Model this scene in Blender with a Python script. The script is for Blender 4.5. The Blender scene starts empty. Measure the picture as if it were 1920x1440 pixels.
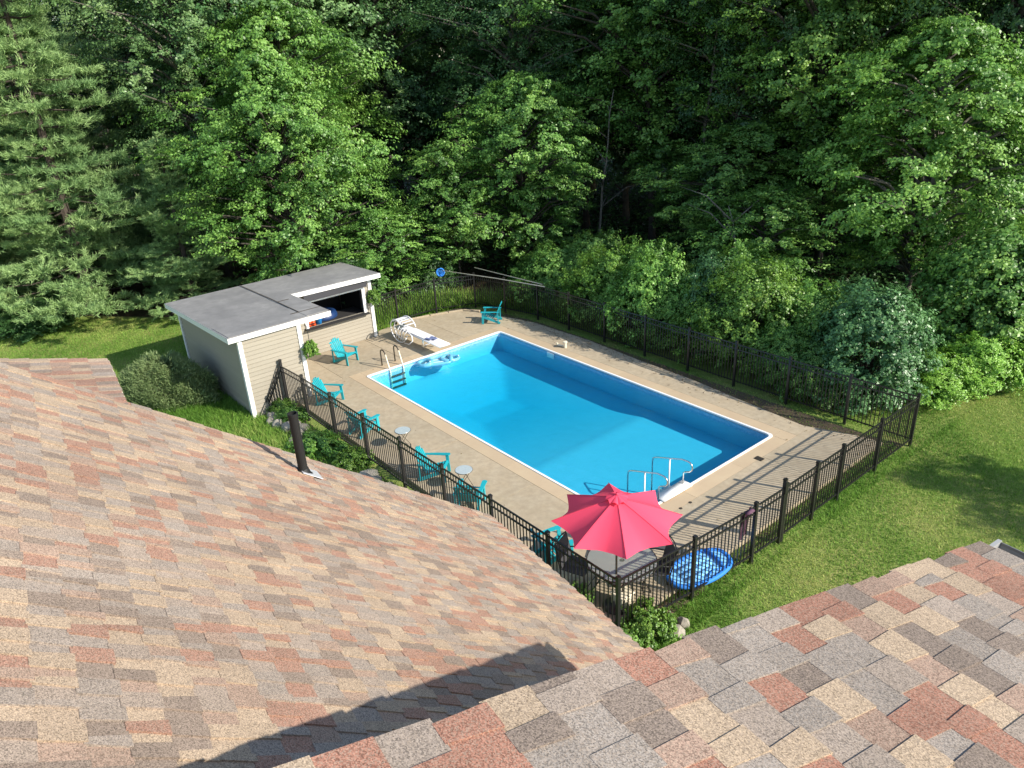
import bpy, bmesh, math, random
import numpy as np
from mathutils import Vector, Matrix
random.seed(7)
C = bpy.context.scene.collection
scn = bpy.context.scene
R = math.radians

# ------------------------------------------------------------------ camera
cam_d = bpy.data.cameras.new("camera"); cam = bpy.data.objects.new("camera", cam_d); C.objects.link(cam)
cR = Vector((0.64055658, 0.76624338, -0.05058009)); cU = Vector((-0.28922426, 0.30175059, 0.90845798)); cF = Vector((-0.71136249, 0.56728975, -0.4149045))
CAM = Vector((20.025, -10.0895, 9.4596))
cam.matrix_world = Matrix(((cR.x, cU.x, -cF.x, CAM.x), (cR.y, cU.y, -cF.y, CAM.y), (cR.z, cU.z, -cF.z, CAM.z), (0, 0, 0, 1)))
cam_d.sensor_width = 36; cam_d.lens = 1409.49 / 1920 * 36; cam_d.clip_start = 0.05; cam_d.clip_end = 600
scn.camera = cam
# ------------------------------------------------------------------ light
SUN_TO = Vector((1.86, 0.90, 1.27)).normalized()
w = bpy.data.worlds.new("World"); scn.world = w; w.use_nodes = True
nt = w.node_tree; bg = nt.nodes["Background"]
sky = nt.nodes.new("ShaderNodeTexSky"); sky.sky_type = 'NISHITA'; sky.sun_disc = False
sky.sun_elevation = math.asin(SUN_TO.z); sky.sun_rotation = math.atan2(SUN_TO.x, SUN_TO.y)
sky.air_density = 1.0; sky.dust_density = 0.6; sky.ozone_density = 1.0
nt.links.new(sky.outputs[0], bg.inputs[0]); bg.inputs[1].default_value = 0.15
sl = bpy.data.lights.new("sun", 'SUN'); sl.energy = 4.6; sl.angle = R(0.5); sl.color = (1.0, 0.93, 0.82)
sun = bpy.data.objects.new("sun", sl); C.objects.link(sun)
sun.rotation_euler = SUN_TO.to_track_quat('Z', 'Y').to_euler(); sun.location = (30, 15, 30)
vs = scn.view_settings; vs.view_transform = 'Standard'; vs.look = 'None'; vs.gamma = 1; vs.exposure = 0.76; vs.use_curve_mapping = False

# ------------------------------------------------------------------ materials
def mat(name, col, rough=0.7, metal=0.0, spec=None, noise=None, bump=None, trans=0, var=0, emis=None):
    """noise=(scale, amount, second colour); bump=(scale, strength, distance)"""
    m = bpy.data.materials.new(name); m.use_nodes = True; n = m.node_tree.nodes; l = m.node_tree.links
    b = n["Principled BSDF"]; b.inputs['Base Color'].default_value = (*col, 1); b.inputs['Roughness'].default_value = rough; b.inputs['Metallic'].default_value = metal
    if spec is not None: b.inputs['Specular IOR Level'].default_value = spec
    tc = n.new("ShaderNodeTexCoord"); out = None
    if noise:
        layers = noise if isinstance(noise, list) else [noise]
        cur = None
        for sc, amt, c2 in layers:
            t = n.new("ShaderNodeTexNoise"); t.inputs['Scale'].default_value = sc; t.inputs['Detail'].default_value = 6; t.inputs['Roughness'].default_value = 0.6
            l.new(tc.outputs['Object'], t.inputs['Vector'])
            mr = n.new("ShaderNodeMapRange"); mr.inputs[1].default_value = 0.38; mr.inputs[2].default_value = 0.66; mr.inputs[3].default_value = 0; mr.inputs[4].default_value = amt
            l.new(t.outputs[0], mr.inputs[0])
            mx = n.new("ShaderNodeMixRGB"); l.new(mr.outputs[0], mx.inputs[0])
            if cur: l.new(cur, mx.inputs[1])
            else: mx.inputs[1].default_value = (*col, 1)
            mx.inputs[2].default_value = (*c2, 1); cur = mx.outputs[0]
        out = cur
    if var:
        oi = n.new("ShaderNodeObjectInfo"); mr = n.new("ShaderNodeMapRange"); mr.inputs[3].default_value = 1 - var; mr.inputs[4].default_value = 1 + var
        l.new(oi.outputs['Random'], mr.inputs[0])
        mu = n.new("ShaderNodeMixRGB"); mu.blend_type = 'MULTIPLY'; mu.inputs[0].default_value = 1
        if out: l.new(out, mu.inputs[1])
        else: mu.inputs[1].default_value = (*col, 1)
        l.new(mr.outputs[0], mu.inputs[2]); out = mu.outputs[0]
    if out: l.new(out, b.inputs['Base Color'])
    if bump:
        t = n.new("ShaderNodeTexNoise"); t.inputs['Scale'].default_value = bump[0]; t.inputs['Detail'].default_value = 5
        l.new(tc.outputs['Object'], t.inputs['Vector'])
        bp = n.new("ShaderNodeBump"); bp.inputs['Strength'].default_value = bump[1]; bp.inputs['Distance'].default_value = bump[2]
        l.new(t.outputs[0], bp.inputs['Height']); l.new(bp.outputs[0], b.inputs['Normal'])
    if trans:
        mo = n["Material Output"]; tr = n.new("ShaderNodeBsdfTranslucent"); ms = n.new("ShaderNodeMixShader"); ms.inputs[0].default_value = trans
        if out: l.new(out, tr.inputs[0])
        else: tr.inputs[0].default_value = (*col, 1)
        l.new(b.outputs[0], ms.inputs[1]); l.new(tr.outputs[0], ms.inputs[2]); l.new(ms.outputs[0], mo.inputs[0])
    return m

def leaf_mat(name, dark, mid, light, rough=0.45, trans=0.3, spec=0.5, hue=0.15):
    m = bpy.data.materials.new(name); m.use_nodes = True; n = m.node_tree.nodes; l = m.node_tree.links
    b = n["Principled BSDF"]; b.inputs['Roughness'].default_value = rough; b.inputs['Specular IOR Level'].default_value = spec
    at = n.new("ShaderNodeAttribute"); at.attribute_name = "tint"
    cr = n.new("ShaderNodeValToRGB"); cr.color_ramp.elements[0].color = (*dark, 1); cr.color_ramp.elements[1].color = (*light, 1)
    e = cr.color_ramp.elements.new(0.5); e.color = (*mid, 1)
    l.new(at.outputs['Fac'], cr.inputs[0])
    oi = n.new("ShaderNodeObjectInfo"); mr = n.new("ShaderNodeMapRange"); mr.inputs[3].default_value = 1 - hue; mr.inputs[4].default_value = 1 + hue
    l.new(oi.outputs['Random'], mr.inputs[0])
    mu = n.new("ShaderNodeMixRGB"); mu.blend_type = 'MULTIPLY'; mu.inputs[0].default_value = 1
    l.new(cr.outputs[0], mu.inputs[1]); l.new(mr.outputs[0], mu.inputs[2])
    l.new(mu.outputs[0], b.inputs['Base Color'])
    tr = n.new("ShaderNodeBsdfTranslucent"); l.new(mu.outputs[0], tr.inputs[0])
    ms = n.new("ShaderNodeMixShader"); ms.inputs[0].default_value = trans
    l.new(b.outputs[0], ms.inputs[1]); l.new(tr.outputs[0], ms.inputs[2]); l.new(ms.outputs[0], n["Material Output"].inputs[0])
    return m

M = {}
M['concrete'] = mat('concrete', (0.43, 0.345, 0.23), 0.85, noise=[(0.7, 0.8, (0.33, 0.27, 0.18)), (2.6, 0.55, (0.45, 0.385, 0.28)), (7, 0.5, (0.255, 0.205, 0.14)), (60, 0.3, (0.31, 0.25, 0.17))], bump=(90, 0.4, 0.004), var=0.05)
M['coping'] = mat('coping_concrete', (0.47, 0.365, 0.235), 0.8, noise=[(1.2, 0.5, (0.40, 0.29, 0.19)), (45, 0.25, (0.42, 0.33, 0.22))], bump=(90, 0.3, 0.003), var=0.05)
M['joint'] = mat('joint_dirt', (0.055, 0.045, 0.032), 0.95)
M['soil'] = mat('soil', (0.11, 0.075, 0.045), 0.95, noise=[(3, 0.6, (0.06, 0.045, 0.03)), (25, 0.5, (0.15, 0.12, 0.06))], bump=(30, 0.6, 0.02))
M['lawn'] = mat('lawn', (0.16, 0.25, 0.045), 0.95, noise=[(0.35, 1.0, (0.40, 0.35, 0.13)), (2.2, 0.5, (0.22, 0.29, 0.07)), (7, 0.5, (0.10, 0.20, 0.035)), (55, 0.6, (0.07, 0.12, 0.025))], bump=(45, 0.8, 0.03), spec=0.1)
M['litter'] = mat('leaf_litter', (0.075, 0.055, 0.032), 0.95, noise=[(1.2, 0.7, (0.025, 0.03, 0.012)), (18, 0.6, (0.08, 0.055, 0.03))], bump=(20, 0.8, 0.05), spec=0.1)
M['white'] = mat('white_trim', (0.78, 0.77, 0.74), 0.45, noise=(3, 0.25, (0.68, 0.67, 0.62)))
M['white_plastic'] = mat('white_plastic', (0.80, 0.80, 0.79), 0.35, noise=(8, 0.2, (0.70, 0.70, 0.68)))
M['siding'] = mat('vinyl_siding', (0.285, 0.255, 0.20), 0.6, noise=(2.5, 0.3, (0.255, 0.225, 0.175)), var=0.04)
M['hsiding'] = mat('house_siding', (0.5, 0.47, 0.4), 0.7, var=0.03)
M['membrane'] = mat('roof_membrane', (0.21, 0.205, 0.20), 0.8, noise=[(0.8, 0.9, (0.31, 0.30, 0.285)), (3.5, 0.5, (0.15, 0.147, 0.143)), (50, 0.3, (0.2, 0.195, 0.185))], bump=(5, 0.25, 0.02), var=0.05)
M['black'] = mat('black_metal', (0.012, 0.012, 0.013), 0.35, noise=(30, 0.3, (0.03, 0.025, 0.02)))
M['pipe'] = mat('vent_pipe_black', (0.012, 0.012, 0.012), 0.6, spec=0.3, noise=(8, 0.4, (0.022, 0.021, 0.02)))
M['bronze'] = mat('bronze_pipe', (0.055, 0.045, 0.035), 0.4, metal=0.3)
M['teal'] = mat('teal_plastic', (0.008, 0.31, 0.36), 0.45, noise=[(6, 0.4, (0.02, 0.27, 0.31)), (30, 0.3, (0.03, 0.35, 0.39))], var=0.12)
M['steel'] = mat('steel', (0.75, 0.75, 0.74), 0.2, metal=1.0)
M['lead'] = mat('flashing', (0.72, 0.72, 0.73), 0.4, metal=0.5, bump=(12, 0.4, 0.02))
M['red'] = mat('red_canvas', (0.95, 0.075, 0.15), 0.75, trans=0.25, noise=(3, 0.2, (0.85, 0.065, 0.13)), bump=(60, 0.15, 0.003))
M['red_seam'] = mat('red_seam', (0.62, 0.04, 0.085), 0.8)
M['float'] = mat('blue_vinyl', (0.03, 0.19, 0.60), 0.6, spec=0.2)
M['float_light'] = mat('light_blue_vinyl', (0.20, 0.50, 0.85), 0.55, spec=0.2)
M['aqua'] = mat('aqua_vinyl', (0.22, 0.62, 0.80), 0.22, trans=0.4)
M['aquawhite'] = mat('pale_vinyl', (0.6, 0.8, 0.85), 0.22, trans=0.3)
M['orange'] = mat('orange_plastic', (0.75, 0.09, 0.02), 0.5)
M['bin'] = mat('blue_plastic', (0.03, 0.30, 0.75), 0.4)
M['shaded_blue'] = mat('shade_darkened_blue', (0.006, 0.03, 0.11), 0.5)  # blue of the stored float, darkened to stand for shade inside the shed
M['interior'] = mat('shed_shade_black', (0.018, 0.017, 0.017), 0.9)  # near-black colour stands in for shade inside the shed; drain bars share it
M['tabletop'] = mat('pale_tabletop', (0.40, 0.46, 0.47), 0.3, noise=(22, 0.6, (0.30, 0.36, 0.38)))
M['sling'] = mat('dark_sling', (0.035, 0.035, 0.04), 0.7)
M['bark'] = mat('bark', (0.04, 0.032, 0.025), 0.95, noise=(6, 0.7, (0.075, 0.065, 0.052)), bump=(14, 0.8, 0.03))
M['palebark'] = mat('pale_bark', (0.15, 0.135, 0.11), 0.9, noise=(5, 0.7, (0.07, 0.065, 0.055)), bump=(14, 0.8, 0.03))
M['pinebark'] = mat('pine_bark', (0.055, 0.042, 0.032), 0.95, noise=(6, 0.6, (0.09, 0.07, 0.055)), bump=(14, 0.8, 0.03))
M['rock'] = mat('rock', (0.27, 0.24, 0.19), 0.9, noise=[(3, 0.7, (0.17, 0.15, 0.115)), (22, 0.5, (0.36, 0.33, 0.27))], bump=(14, 0.7, 0.03), var=0.2)
M['towel'] = mat('towel', (0.07, 0.02, 0.05), 0.9, noise=(5, 0.6, (0.16, 0.10, 0.13)))
M['chime'] = mat('cream', (0.72, 0.64, 0.48), 0.6)
M['terracotta'] = mat('red_ceramic', (0.45, 0.06, 0.05), 0.5)
M['stripe'] = mat('blue_grey_cloth', (0.10, 0.13, 0.26), 0.8, noise=(10, 0.5, (0.22, 0.25, 0.36)))
M['cloth'] = mat('white_cloth', (0.72, 0.71, 0.72), 0.8, bump=(30, 0.5, 0.01))
M['bamboo'] = mat('aluminium_pole', (0.50, 0.47, 0.38), 0.4, metal=0.4)
M['brown'] = mat('grey_metal_gutter', (0.20, 0.195, 0.185), 0.4, metal=0.3)
M['gutter_in'] = mat('grey_gutter', (0.32, 0.32, 0.31), 0.5)

# shingle: colour from a per-piece attribute plus fine mineral granules
def shingle_mat():
    m = bpy.data.materials.new('asphalt_shingle'); m.use_nodes = True; n = m.node_tree.nodes; l = m.node_tree.links
    b = n["Principled BSDF"]; b.inputs['Roughness'].default_value = 0.9; b.inputs['Specular IOR Level'].default_value = 0.25
    at = n.new("ShaderNodeAttribute"); at.attribute_name = "shade"
    geo = n.new("ShaderNodeTexCoord")
    v = n.new("ShaderNodeTexVoronoi"); v.inputs['Scale'].default_value = 270; l.new(geo.outputs['Object'], v.inputs['Vector'])
    sep = n.new("ShaderNodeSeparateColor"); l.new(v.outputs['Color'], sep.inputs[0])
    r1 = n.new("ShaderNodeMapRange"); r1.inputs[3].default_value = 0.50; r1.inputs[4].default_value = 1.5; l.new(sep.outputs[0], r1.inputs[0])
    mu = n.new("ShaderNodeMixRGB"); mu.blend_type = 'MULTIPLY'; mu.inputs[0].default_value = 1; l.new(at.outputs['Color'], mu.inputs[1]); l.new(r1.outputs[0], mu.inputs[2])
    r2 = n.new("ShaderNodeMapRange"); r2.inputs[1].default_value = 0.72; r2.inputs[2].default_value = 0.76; r2.inputs[4].default_value = 0.45; l.new(sep.outputs[1], r2.inputs[0])
    mx = n.new("ShaderNodeMixRGB"); mx.inputs[2].default_value = (0.36, 0.285, 0.215, 1); l.new(r2.outputs[0], mx.inputs[0]); l.new(mu.outputs[0], mx.inputs[1])
    t = n.new("ShaderNodeTexNoise"); t.inputs['Scale'].default_value = 1.3; t.inputs['Detail'].default_value = 5; l.new(geo.outputs['Object'], t.inputs['Vector'])
    r3 = n.new("ShaderNodeMapRange"); r3.inputs[1].default_value = 0.3; r3.inputs[2].default_value = 0.7; r3.inputs[3].default_value = 0.88; r3.inputs[4].default_value = 1.1; l.new(t.outputs[0], r3.inputs[0])
    m2 = n.new("ShaderNodeMixRGB"); m2.blend_type = 'MULTIPLY'; m2.inputs[0].default_value = 1; l.new(mx.outputs[0], m2.inputs[1]); l.new(r3.outputs[0], m2.inputs[2])
    l.new(m2.outputs[0], b.inputs['Base Color'])
    bp = n.new("ShaderNodeBump"); bp.inputs['Strength'].default_value = 0.5; bp.inputs['Distance'].default_value = 0.002; l.new(sep.outputs[2], bp.inputs['Height']); l.new(bp.outputs[0], b.inputs['Normal'])
    return m
M['shingle'] = shingle_mat()
M['underlay'] = mat('roof_underlay', (0.05, 0.045, 0.04), 0.95)

# vinyl liner: blue, mottled, with a paler printed band at the water line
def liner_mat():
    m = mat('pool_liner', (0.20, 0.47, 0.62), 0.5, noise=[(0.8, 0.6, (0.17, 0.43, 0.58)), (4, 0.4, (0.22, 0.49, 0.63)), (40, 0.25, (0.24, 0.51, 0.65))])
    n = m.node_tree.nodes; l = m.node_tree.links; b = n["Principled BSDF"]
    src = b.inputs['Base Color'].links[0].from_socket
    tc = n.new("ShaderNodeTexCoord"); sp = n.new("ShaderNodeSeparateXYZ"); l.new(tc.outputs['Object'], sp.inputs[0])
    mr = n.new("ShaderNodeMapRange"); mr.inputs[1].default_value = -0.222; mr.inputs[2].default_value = -0.218; l.new(sp.outputs[2], mr.inputs[0])
    br = n.new("ShaderNodeTexNoise"); br.inputs['Scale'].default_value = 16; l.new(tc.outputs['Object'], br.inputs['Vector'])
    cr = n.new("ShaderNodeValToRGB"); cr.color_ramp.elements[0].position = 0.42; cr.color_ramp.elements[0].color = (0.16, 0.40, 0.60, 1); cr.color_ramp.elements[1].position = 0.62; cr.color_ramp.elements[1].color = (0.26, 0.48, 0.66, 1)
    l.new(br.outputs[0], cr.inputs[0])
    mx = n.new("ShaderNodeMixRGB"); l.new(mr.outputs[0], mx.inputs[0]); l.new(src, mx.inputs[1]); l.new(cr.outputs[0], mx.inputs[2]); l.new(mx.outputs[0], b.inputs['Base Color'])
    return m
M['liner'] = liner_mat()
def water_mat():
    m = bpy.data.materials.new('pool_water'); m.use_nodes = True; n = m.node_tree.nodes; l = m.node_tree.links
    n.remove(n["Principled BSDF"]); mo = n["Material Output"]
    tr = n.new("ShaderNodeBsdfTransparent"); tr.inputs[0].default_value = (0.95, 0.99, 1.0, 1)
    gl = n.new("ShaderNodeBsdfGlossy"); gl.inputs['Roughness'].default_value = 0.03
    fc = n.new("ShaderNodeLayerWeight"); fc.inputs[0].default_value = 0.5
    pw = n.new("ShaderNodeMath"); pw.operation = 'POWER'; l.new(fc.outputs['Facing'], pw.inputs[0]); pw.inputs[1].default_value = 4
    fr = n.new("ShaderNodeMath"); fr.operation = 'MULTIPLY_ADD'; l.new(pw.outputs[0], fr.inputs[0]); fr.inputs[1].default_value = 0.9; fr.inputs[2].default_value = 0.02
    tc = n.new("ShaderNodeTexCoord"); t = n.new("ShaderNodeTexNoise"); t.inputs['Scale'].default_value = 3.5; t.inputs['Detail'].default_value = 5; l.new(tc.outputs['Object'], t.inputs['Vector'])
    bp = n.new("ShaderNodeBump"); bp.inputs['Strength'].default_value = 0.5; bp.inputs['Distance'].default_value = 0.04; l.new(t.outputs[0], bp.inputs['Height'])
    l.new(bp.outputs[0], gl.inputs['Normal']); l.new(bp.outputs[0], fc.inputs['Normal'])
    ms = n.new("ShaderNodeMixShader"); l.new(fr.outputs[0], ms.inputs[0]); l.new(tr.outputs[0], ms.inputs[1]); l.new(gl.outputs[0], ms.inputs[2]); l.new(ms.outputs[0], mo.inputs[0])
    va = n.new('ShaderNodeVolumeAbsorption'); va.inputs['Color'].default_value = (0.12, 0.915, 0.975, 1); va.inputs['Density'].default_value = 0.85; l.new(va.outputs[0], mo.inputs['Volume'])
    return m
M['water'] = water_mat()
def glass_mat():
    m = bpy.data.materials.new('table_glass'); m.use_nodes = True; n = m.node_tree.nodes; l = m.node_tree.links
    n.remove(n["Principled BSDF"]); mo = n["Material Output"]
    tr = n.new("ShaderNodeBsdfTransparent"); tr.inputs[0].default_value = (0.62, 0.70, 0.66, 1)
    di = n.new("ShaderNodeBsdfDiffuse"); di.inputs[0].default_value = (0.42, 0.43, 0.37, 1)
    gl = n.new("ShaderNodeBsdfGlossy"); gl.inputs['Roughness'].default_value = 0.12
    m1 = n.new("ShaderNodeMixShader"); m1.inputs[0].default_value = 0.45; l.new(tr.outputs[0], m1.inputs[1]); l.new(di.outputs[0], m1.inputs[2])
    m2 = n.new("ShaderNodeMixShader"); m2.inputs[0].default_value = 0.12; l.new(m1.outputs[0], m2.inputs[1]); l.new(gl.outputs[0], m2.inputs[2]); l.new(m2.outputs[0], mo.inputs[0])
    return m
M['glass'] = glass_mat()

M['maple'] = leaf_mat('maple_leaf', (0.055, 0.13, 0.025), (0.125, 0.275, 0.05), (0.25, 0.42, 0.085))
M['ash'] = leaf_mat('ash_leaf', (0.07, 0.14, 0.045), (0.145, 0.265, 0.085), (0.26, 0.38, 0.14), rough=0.4)
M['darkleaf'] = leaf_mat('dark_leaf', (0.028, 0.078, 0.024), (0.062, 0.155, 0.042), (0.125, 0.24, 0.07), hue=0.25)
M['blueleaf'] = leaf_mat('grey_green_leaf', (0.045, 0.12, 0.04), (0.09, 0.215, 0.07), (0.165, 0.33, 0.12), rough=0.4)
M['yellowleaf'] = leaf_mat('yellow_green_leaf', (0.06, 0.135, 0.02), (0.145, 0.29, 0.04), (0.25, 0.4, 0.07))
M['brightleaf'] = leaf_mat('bright_leaf', (0.07, 0.17, 0.025), (0.16, 0.34, 0.055), (0.28, 0.48, 0.1))
M['pine'] = leaf_mat('pine_needles', (0.1, 0.185, 0.07), (0.215, 0.36, 0.13), (0.35, 0.5, 0.19), rough=0.6, trans=0.25, spec=0.3)
M['lime'] = leaf_mat('lime_leaf', (0.09, 0.20, 0.02), (0.21, 0.42, 0.05), (0.34, 0.56, 0.10))
M['heath'] = leaf_mat('heather_leaf', (0.1, 0.15, 0.05), (0.19, 0.28, 0.1), (0.33, 0.4, 0.17), rough=0.7)
M['grass'] = leaf_mat('grass_blade', (0.09, 0.2, 0.025), (0.18, 0.34, 0.05), (0.36, 0.42, 0.12), rough=0.6, trans=0.35, spec=0.2)
M['lawnblade'] = leaf_mat('lawn_blade', (0.1, 0.22, 0.03), (0.22, 0.37, 0.06), (0.48, 0.48, 0.16), rough=0.6, trans=0.35, spec=0.2)

# ------------------------------------------------------------------ mesh helpers
def link(name, me, m=None, parent=None, smooth=False):
    o = bpy.data.objects.new(name, me); C.objects.link(o)
    if m is not None:
        for mm in (m if isinstance(m, (list, tuple)) else [m]): me.materials.append(mm)
    if parent: o.parent = parent
    if smooth: me.polygons.foreach_set('use_smooth', [True] * len(me.polygons))
    return o
def bobj(name, bm, m=None, parent=None, smooth=False):
    me = bpy.data.meshes.new(name); bm.normal_update(); bm.to_mesh(me); bm.free()
    return link(name, me, m, parent, smooth)
def tag(o, label=None, cat=None, group=None, kind=None):
    if label: o['label'] = label
    if cat: o['category'] = cat
    if group: o['group'] = group
    if kind: o['kind'] = kind
    return o
def thing(name, label, cat, loc=(0, 0, 0), rz=0, group=None):
    o = bpy.data.objects.new(name, None); C.objects.link(o); o.location = loc; o.rotation_euler = (0, 0, rz); o.empty_display_size = 0.2
    return tag(o, label, cat, group)
def copy_tree(o, parent=None):
    c = o.copy(); C.objects.link(c)
    if parent: c.parent = parent
    for ch in list(o.children): copy_tree(ch, c)
    return c
def box(bm, c, s, rot=None, mi=0):
    """box with centre c, full size s"""
    mt = Matrix.Translation(c) @ (rot.to_4x4() if rot is not None else Matrix.Identity(4)) @ Matrix.Diagonal((s[0], s[1], s[2], 1))
    r = bmesh.ops.create_cube(bm, size=1, matrix=mt)
    for v in r['verts']:
        for f in v.link_faces: f.material_index = mi
    return r['verts']
def beam(bm, a, b, w, h, up=Vector((0, 0, 1)), mi=0):
    a = Vector(a); b = Vector(b); d = b - a; L = d.length
    if L < 1e-6: return
    x = d / L; y = up.cross(x)
    if y.length < 1e-4: y = Vector((0, 1, 0)).cross(x)
    if y.length < 1e-4: y = Vector((1, 0, 0))
    y.normalize(); z = x.cross(y)
    box(bm, (a + b) / 2, (L, w, h), Matrix((x, y, z)).transposed(), mi)
def tube(bm, pts, rad, seg=8, cap=True):
    pts = [Vector(p) for p in pts]; n = len(pts)
    rads = rad if isinstance(rad, (list, tuple)) else [rad] * n
    rings = []; up = None
    for i, p in enumerate(pts):
        d = (pts[min(i + 1, n - 1)] - pts[max(i - 1, 0)]).normalized()
        if up is None: up = Vector((0, 0, 1)) if abs(d.z) < 0.9 else Vector((1, 0, 0))
        s = d.cross(up); 
        if s.length < 1e-4: s = d.orthogonal()
        s.normalize(); up = s.cross(d).normalized()
        rings.append([bm.verts.new(p + (s * math.cos(t) + up * math.sin(t)) * rads[i]) for t in [2 * math.pi * k / seg for k in range(seg)]])
    for i in range(n - 1):
        for k in range(seg):
            bm.faces.new((rings[i][k], rings[i][(k + 1) % seg], rings[i + 1][(k + 1) % seg], rings[i + 1][k]))
    if cap:
        bm.faces.new(rings[0][::-1]); bm.faces.new(rings[-1])
def torus_path(c, r, n=24, ax=Vector((0, 0, 1)), ph=0, frac=1.0):
    a = ax.orthogonal().normalized(); b = ax.cross(a)
    return [Vector(c) + (a * math.cos(ph + t) + b * math.sin(ph + t)) * r for t in [2 * math.pi * frac * i / n for i in range(n + 1)]]
def lathe(bm, prof, seg=24, c=(0, 0, 0)):
    rings = [[bm.verts.new((c[0] + r * math.cos(2 * math.pi * k / seg), c[1] + r * math.sin(2 * math.pi * k / seg), c[2] + z)) for k in range(seg)] for r, z in prof]
    for i in range(len(prof) - 1):
        for k in range(seg): bm.faces.new((rings[i][k], rings[i][(k + 1) % seg], rings[i + 1][(k + 1) % seg], rings[i + 1][k]))
    if prof[0][0] > 1e-5: bm.faces.new(rings[0][::-1])
    if prof[-1][0] > 1e-5: bm.faces.new(rings[-1])
def prism(bm, poly, z0, z1, mi=0):
    n = len(poly)
    b = [bm.verts.new((x, y, z0)) for x, y in poly]; t = [bm.verts.new((x, y, z1)) for x, y in poly]
    fs = [bm.faces.new(b[::-1]), bm.faces.new(t)]
    for i in range(n): fs.append(bm.faces.new((b[i], b[(i + 1) % n], t[(i + 1) % n], t[i])))
    for f in fs: f.material_index = mi
def bevel(bm, w, seg=1):
    bmesh.ops.bevel(bm, geom=list(bm.edges), offset=w, segments=seg, affect='EDGES', clamp_overlap=True)
def np_mesh(name, verts, k, attr=None, aname='tint', m=None, parent=None):
    """verts (n*k,3): n separate faces of k corners"""
    n = len(verts) // k
    me = bpy.data.meshes.new(name); me.vertices.add(len(verts)); me.vertices.foreach_set('co', np.ascontiguousarray(verts, dtype=np.float32).ravel())
    me.loops.add(n * k); me.loops.foreach_set('vertex_index', np.arange(n * k, dtype=np.int32))
    me.polygons.add(n); me.polygons.foreach_set('loop_start', np.arange(0, n * k, k, dtype=np.int32)); me.polygons.foreach_set('loop_total', np.full(n, k, dtype=np.int32))
    if attr is not None:
        a = me.attributes.new(aname, 'FLOAT', 'POINT'); a.data.foreach_set('value', np.ascontiguousarray(attr, dtype=np.float32))
    me.update(); me.validate()
    return me

# ------------------------------------------------------------------ ground with a hole for the pool
LX, LY = 11.05, 5.45        # the pool
def sheet(name, polys, z, m):
    bm = bmesh.new()
    for p in polys:
        bm.faces.new([bm.verts.new((x, y, z)) for x, y in p])
    return tag(bobj(name, bm, m), kind='structure')
def ring_rects(x0, y0, x1, y1, a, b, c, d):
    return [[(x0, y0), (x1, y0), (x1, b), (x0, b)], [(x0, d), (x1, d), (x1, y1), (x0, y1)], [(x0, b), (a, b), (a, d), (x0, d)], [(c, b), (x1, b), (x1, d), (c, d)]]
sheet('lawn', ring_rects(-220, -160, 220, 320, -0.1, -0.1, LX + 0.1, LY + 0.1), -0.10, M['lawn'])
def blob(pts, n=6, amp=0.5, seed=1):
    rnd = random.Random(seed); out = []
    for i in range(len(pts)):
        a = Vector(pts[i]); b = Vector(pts[(i + 1) % len(pts)])
        k = max(1, int((b - a).length / n))
        for j in range(k):
            p = a.lerp(b, j / k); out.append((p.x + rnd.uniform(-amp, amp), p.y + rnd.uniform(-amp, amp)))
    return out
ff = blob([(-200, 250), (-200, -30), (-24, -30), (-19, -9), (-16.0, -6.6), (-13.0, -3.6), (-10.5, -1.6), (-8.2, -0.4), (-5.9, 2.6), (-4.6, 6.6), (-2.0, 8.6), (4, 8.9), (9.2, 8.9), (11.6, 9.4), (14, 13.6), (19, 17.5), (40, 17), (200, 20), (200, 250)], 1.3, 0.25, 3)
sheet('forest_floor', [ff], -0.094, M['litter'])
bed = [(-0.3, -3.9), (0.3, -2.75), (13.6, -2.75), (13.75, -3.8), (12, -3.6), (9, -3.6), (6.5, -3.5), (4.5, -3.7), (2.6, -3.5), (0.6, -3.4)]
sheet('planting_bed', [bed, [(13.12, -2.6), (13.42, -2.6), (13.45, 7.4), (13.12, 7.4)], [(-3.7, 2.2), (-3.7, 5.0), (-3.0, 6.2), (-1.6, 6.95), (0, 7.2), (13, 7.25), (13, 6.4), (-2.0, 6.2), (-3.3, 4.6), (-3.3, 2.2)]], -0.088, M['soil'])

# ------------------------------------------------------------------ pool deck: slabs cut by joints
deckpoly = [(-2.98, -1.9), (-2.98, 2.2), (-3.4, 2.45), (-3.52, 3.9), (-3.25, 5.0), (-2.95, 5.85), (-2.3, 6.2), (-1.5, 6.45), (-0.6, 6.72), (0.2, 6.9), (2.9, 7.0), (5.4, 6.85), (7.5, 6.8), (9.5, 6.6), (11.3, 6.45), (12.5, 6.9), (13.1, 7.0), (13.1, -2.42), (0.05, -2.42), (0.05, -1.9)]
def clip(poly, axis, val, keep_less):
    out = []
    for i in range(len(poly)):
        a = poly[i]; b = poly[(i + 1) % len(poly)]
        ia = (a[axis] <= val) == keep_less or a[axis] == val; ib = (b[axis] <= val) == keep_less or b[axis] == val
        if ia: out.append(a)
        if ia != ib:
            t = (val - a[axis]) / (b[axis] - a[axis]); out.append((a[0] + (b[0] - a[0]) * t, a[1] + (b[1] - a[1]) * t))
    return out
def area(p): return 0.5 * sum(p[i][0] * p[(i + 1) % len(p)][1] - p[(i + 1) % len(p)][0] * p[i][1] for i in range(len(p)))
deck = thing('pool_deck', None, None); deck['kind'] = 'structure'
bm = bmesh.new(); 
for pr in ring_rects(-3.5, -2.4, 13.08, 6.4, -0.1, -0.1, LX + 0.1, LY + 0.1): prism(bm, pr[::1], -0.14, -0.075)
bobj('joint_base', bm, M['joint'], deck)
rs = random.Random(5)
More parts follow.
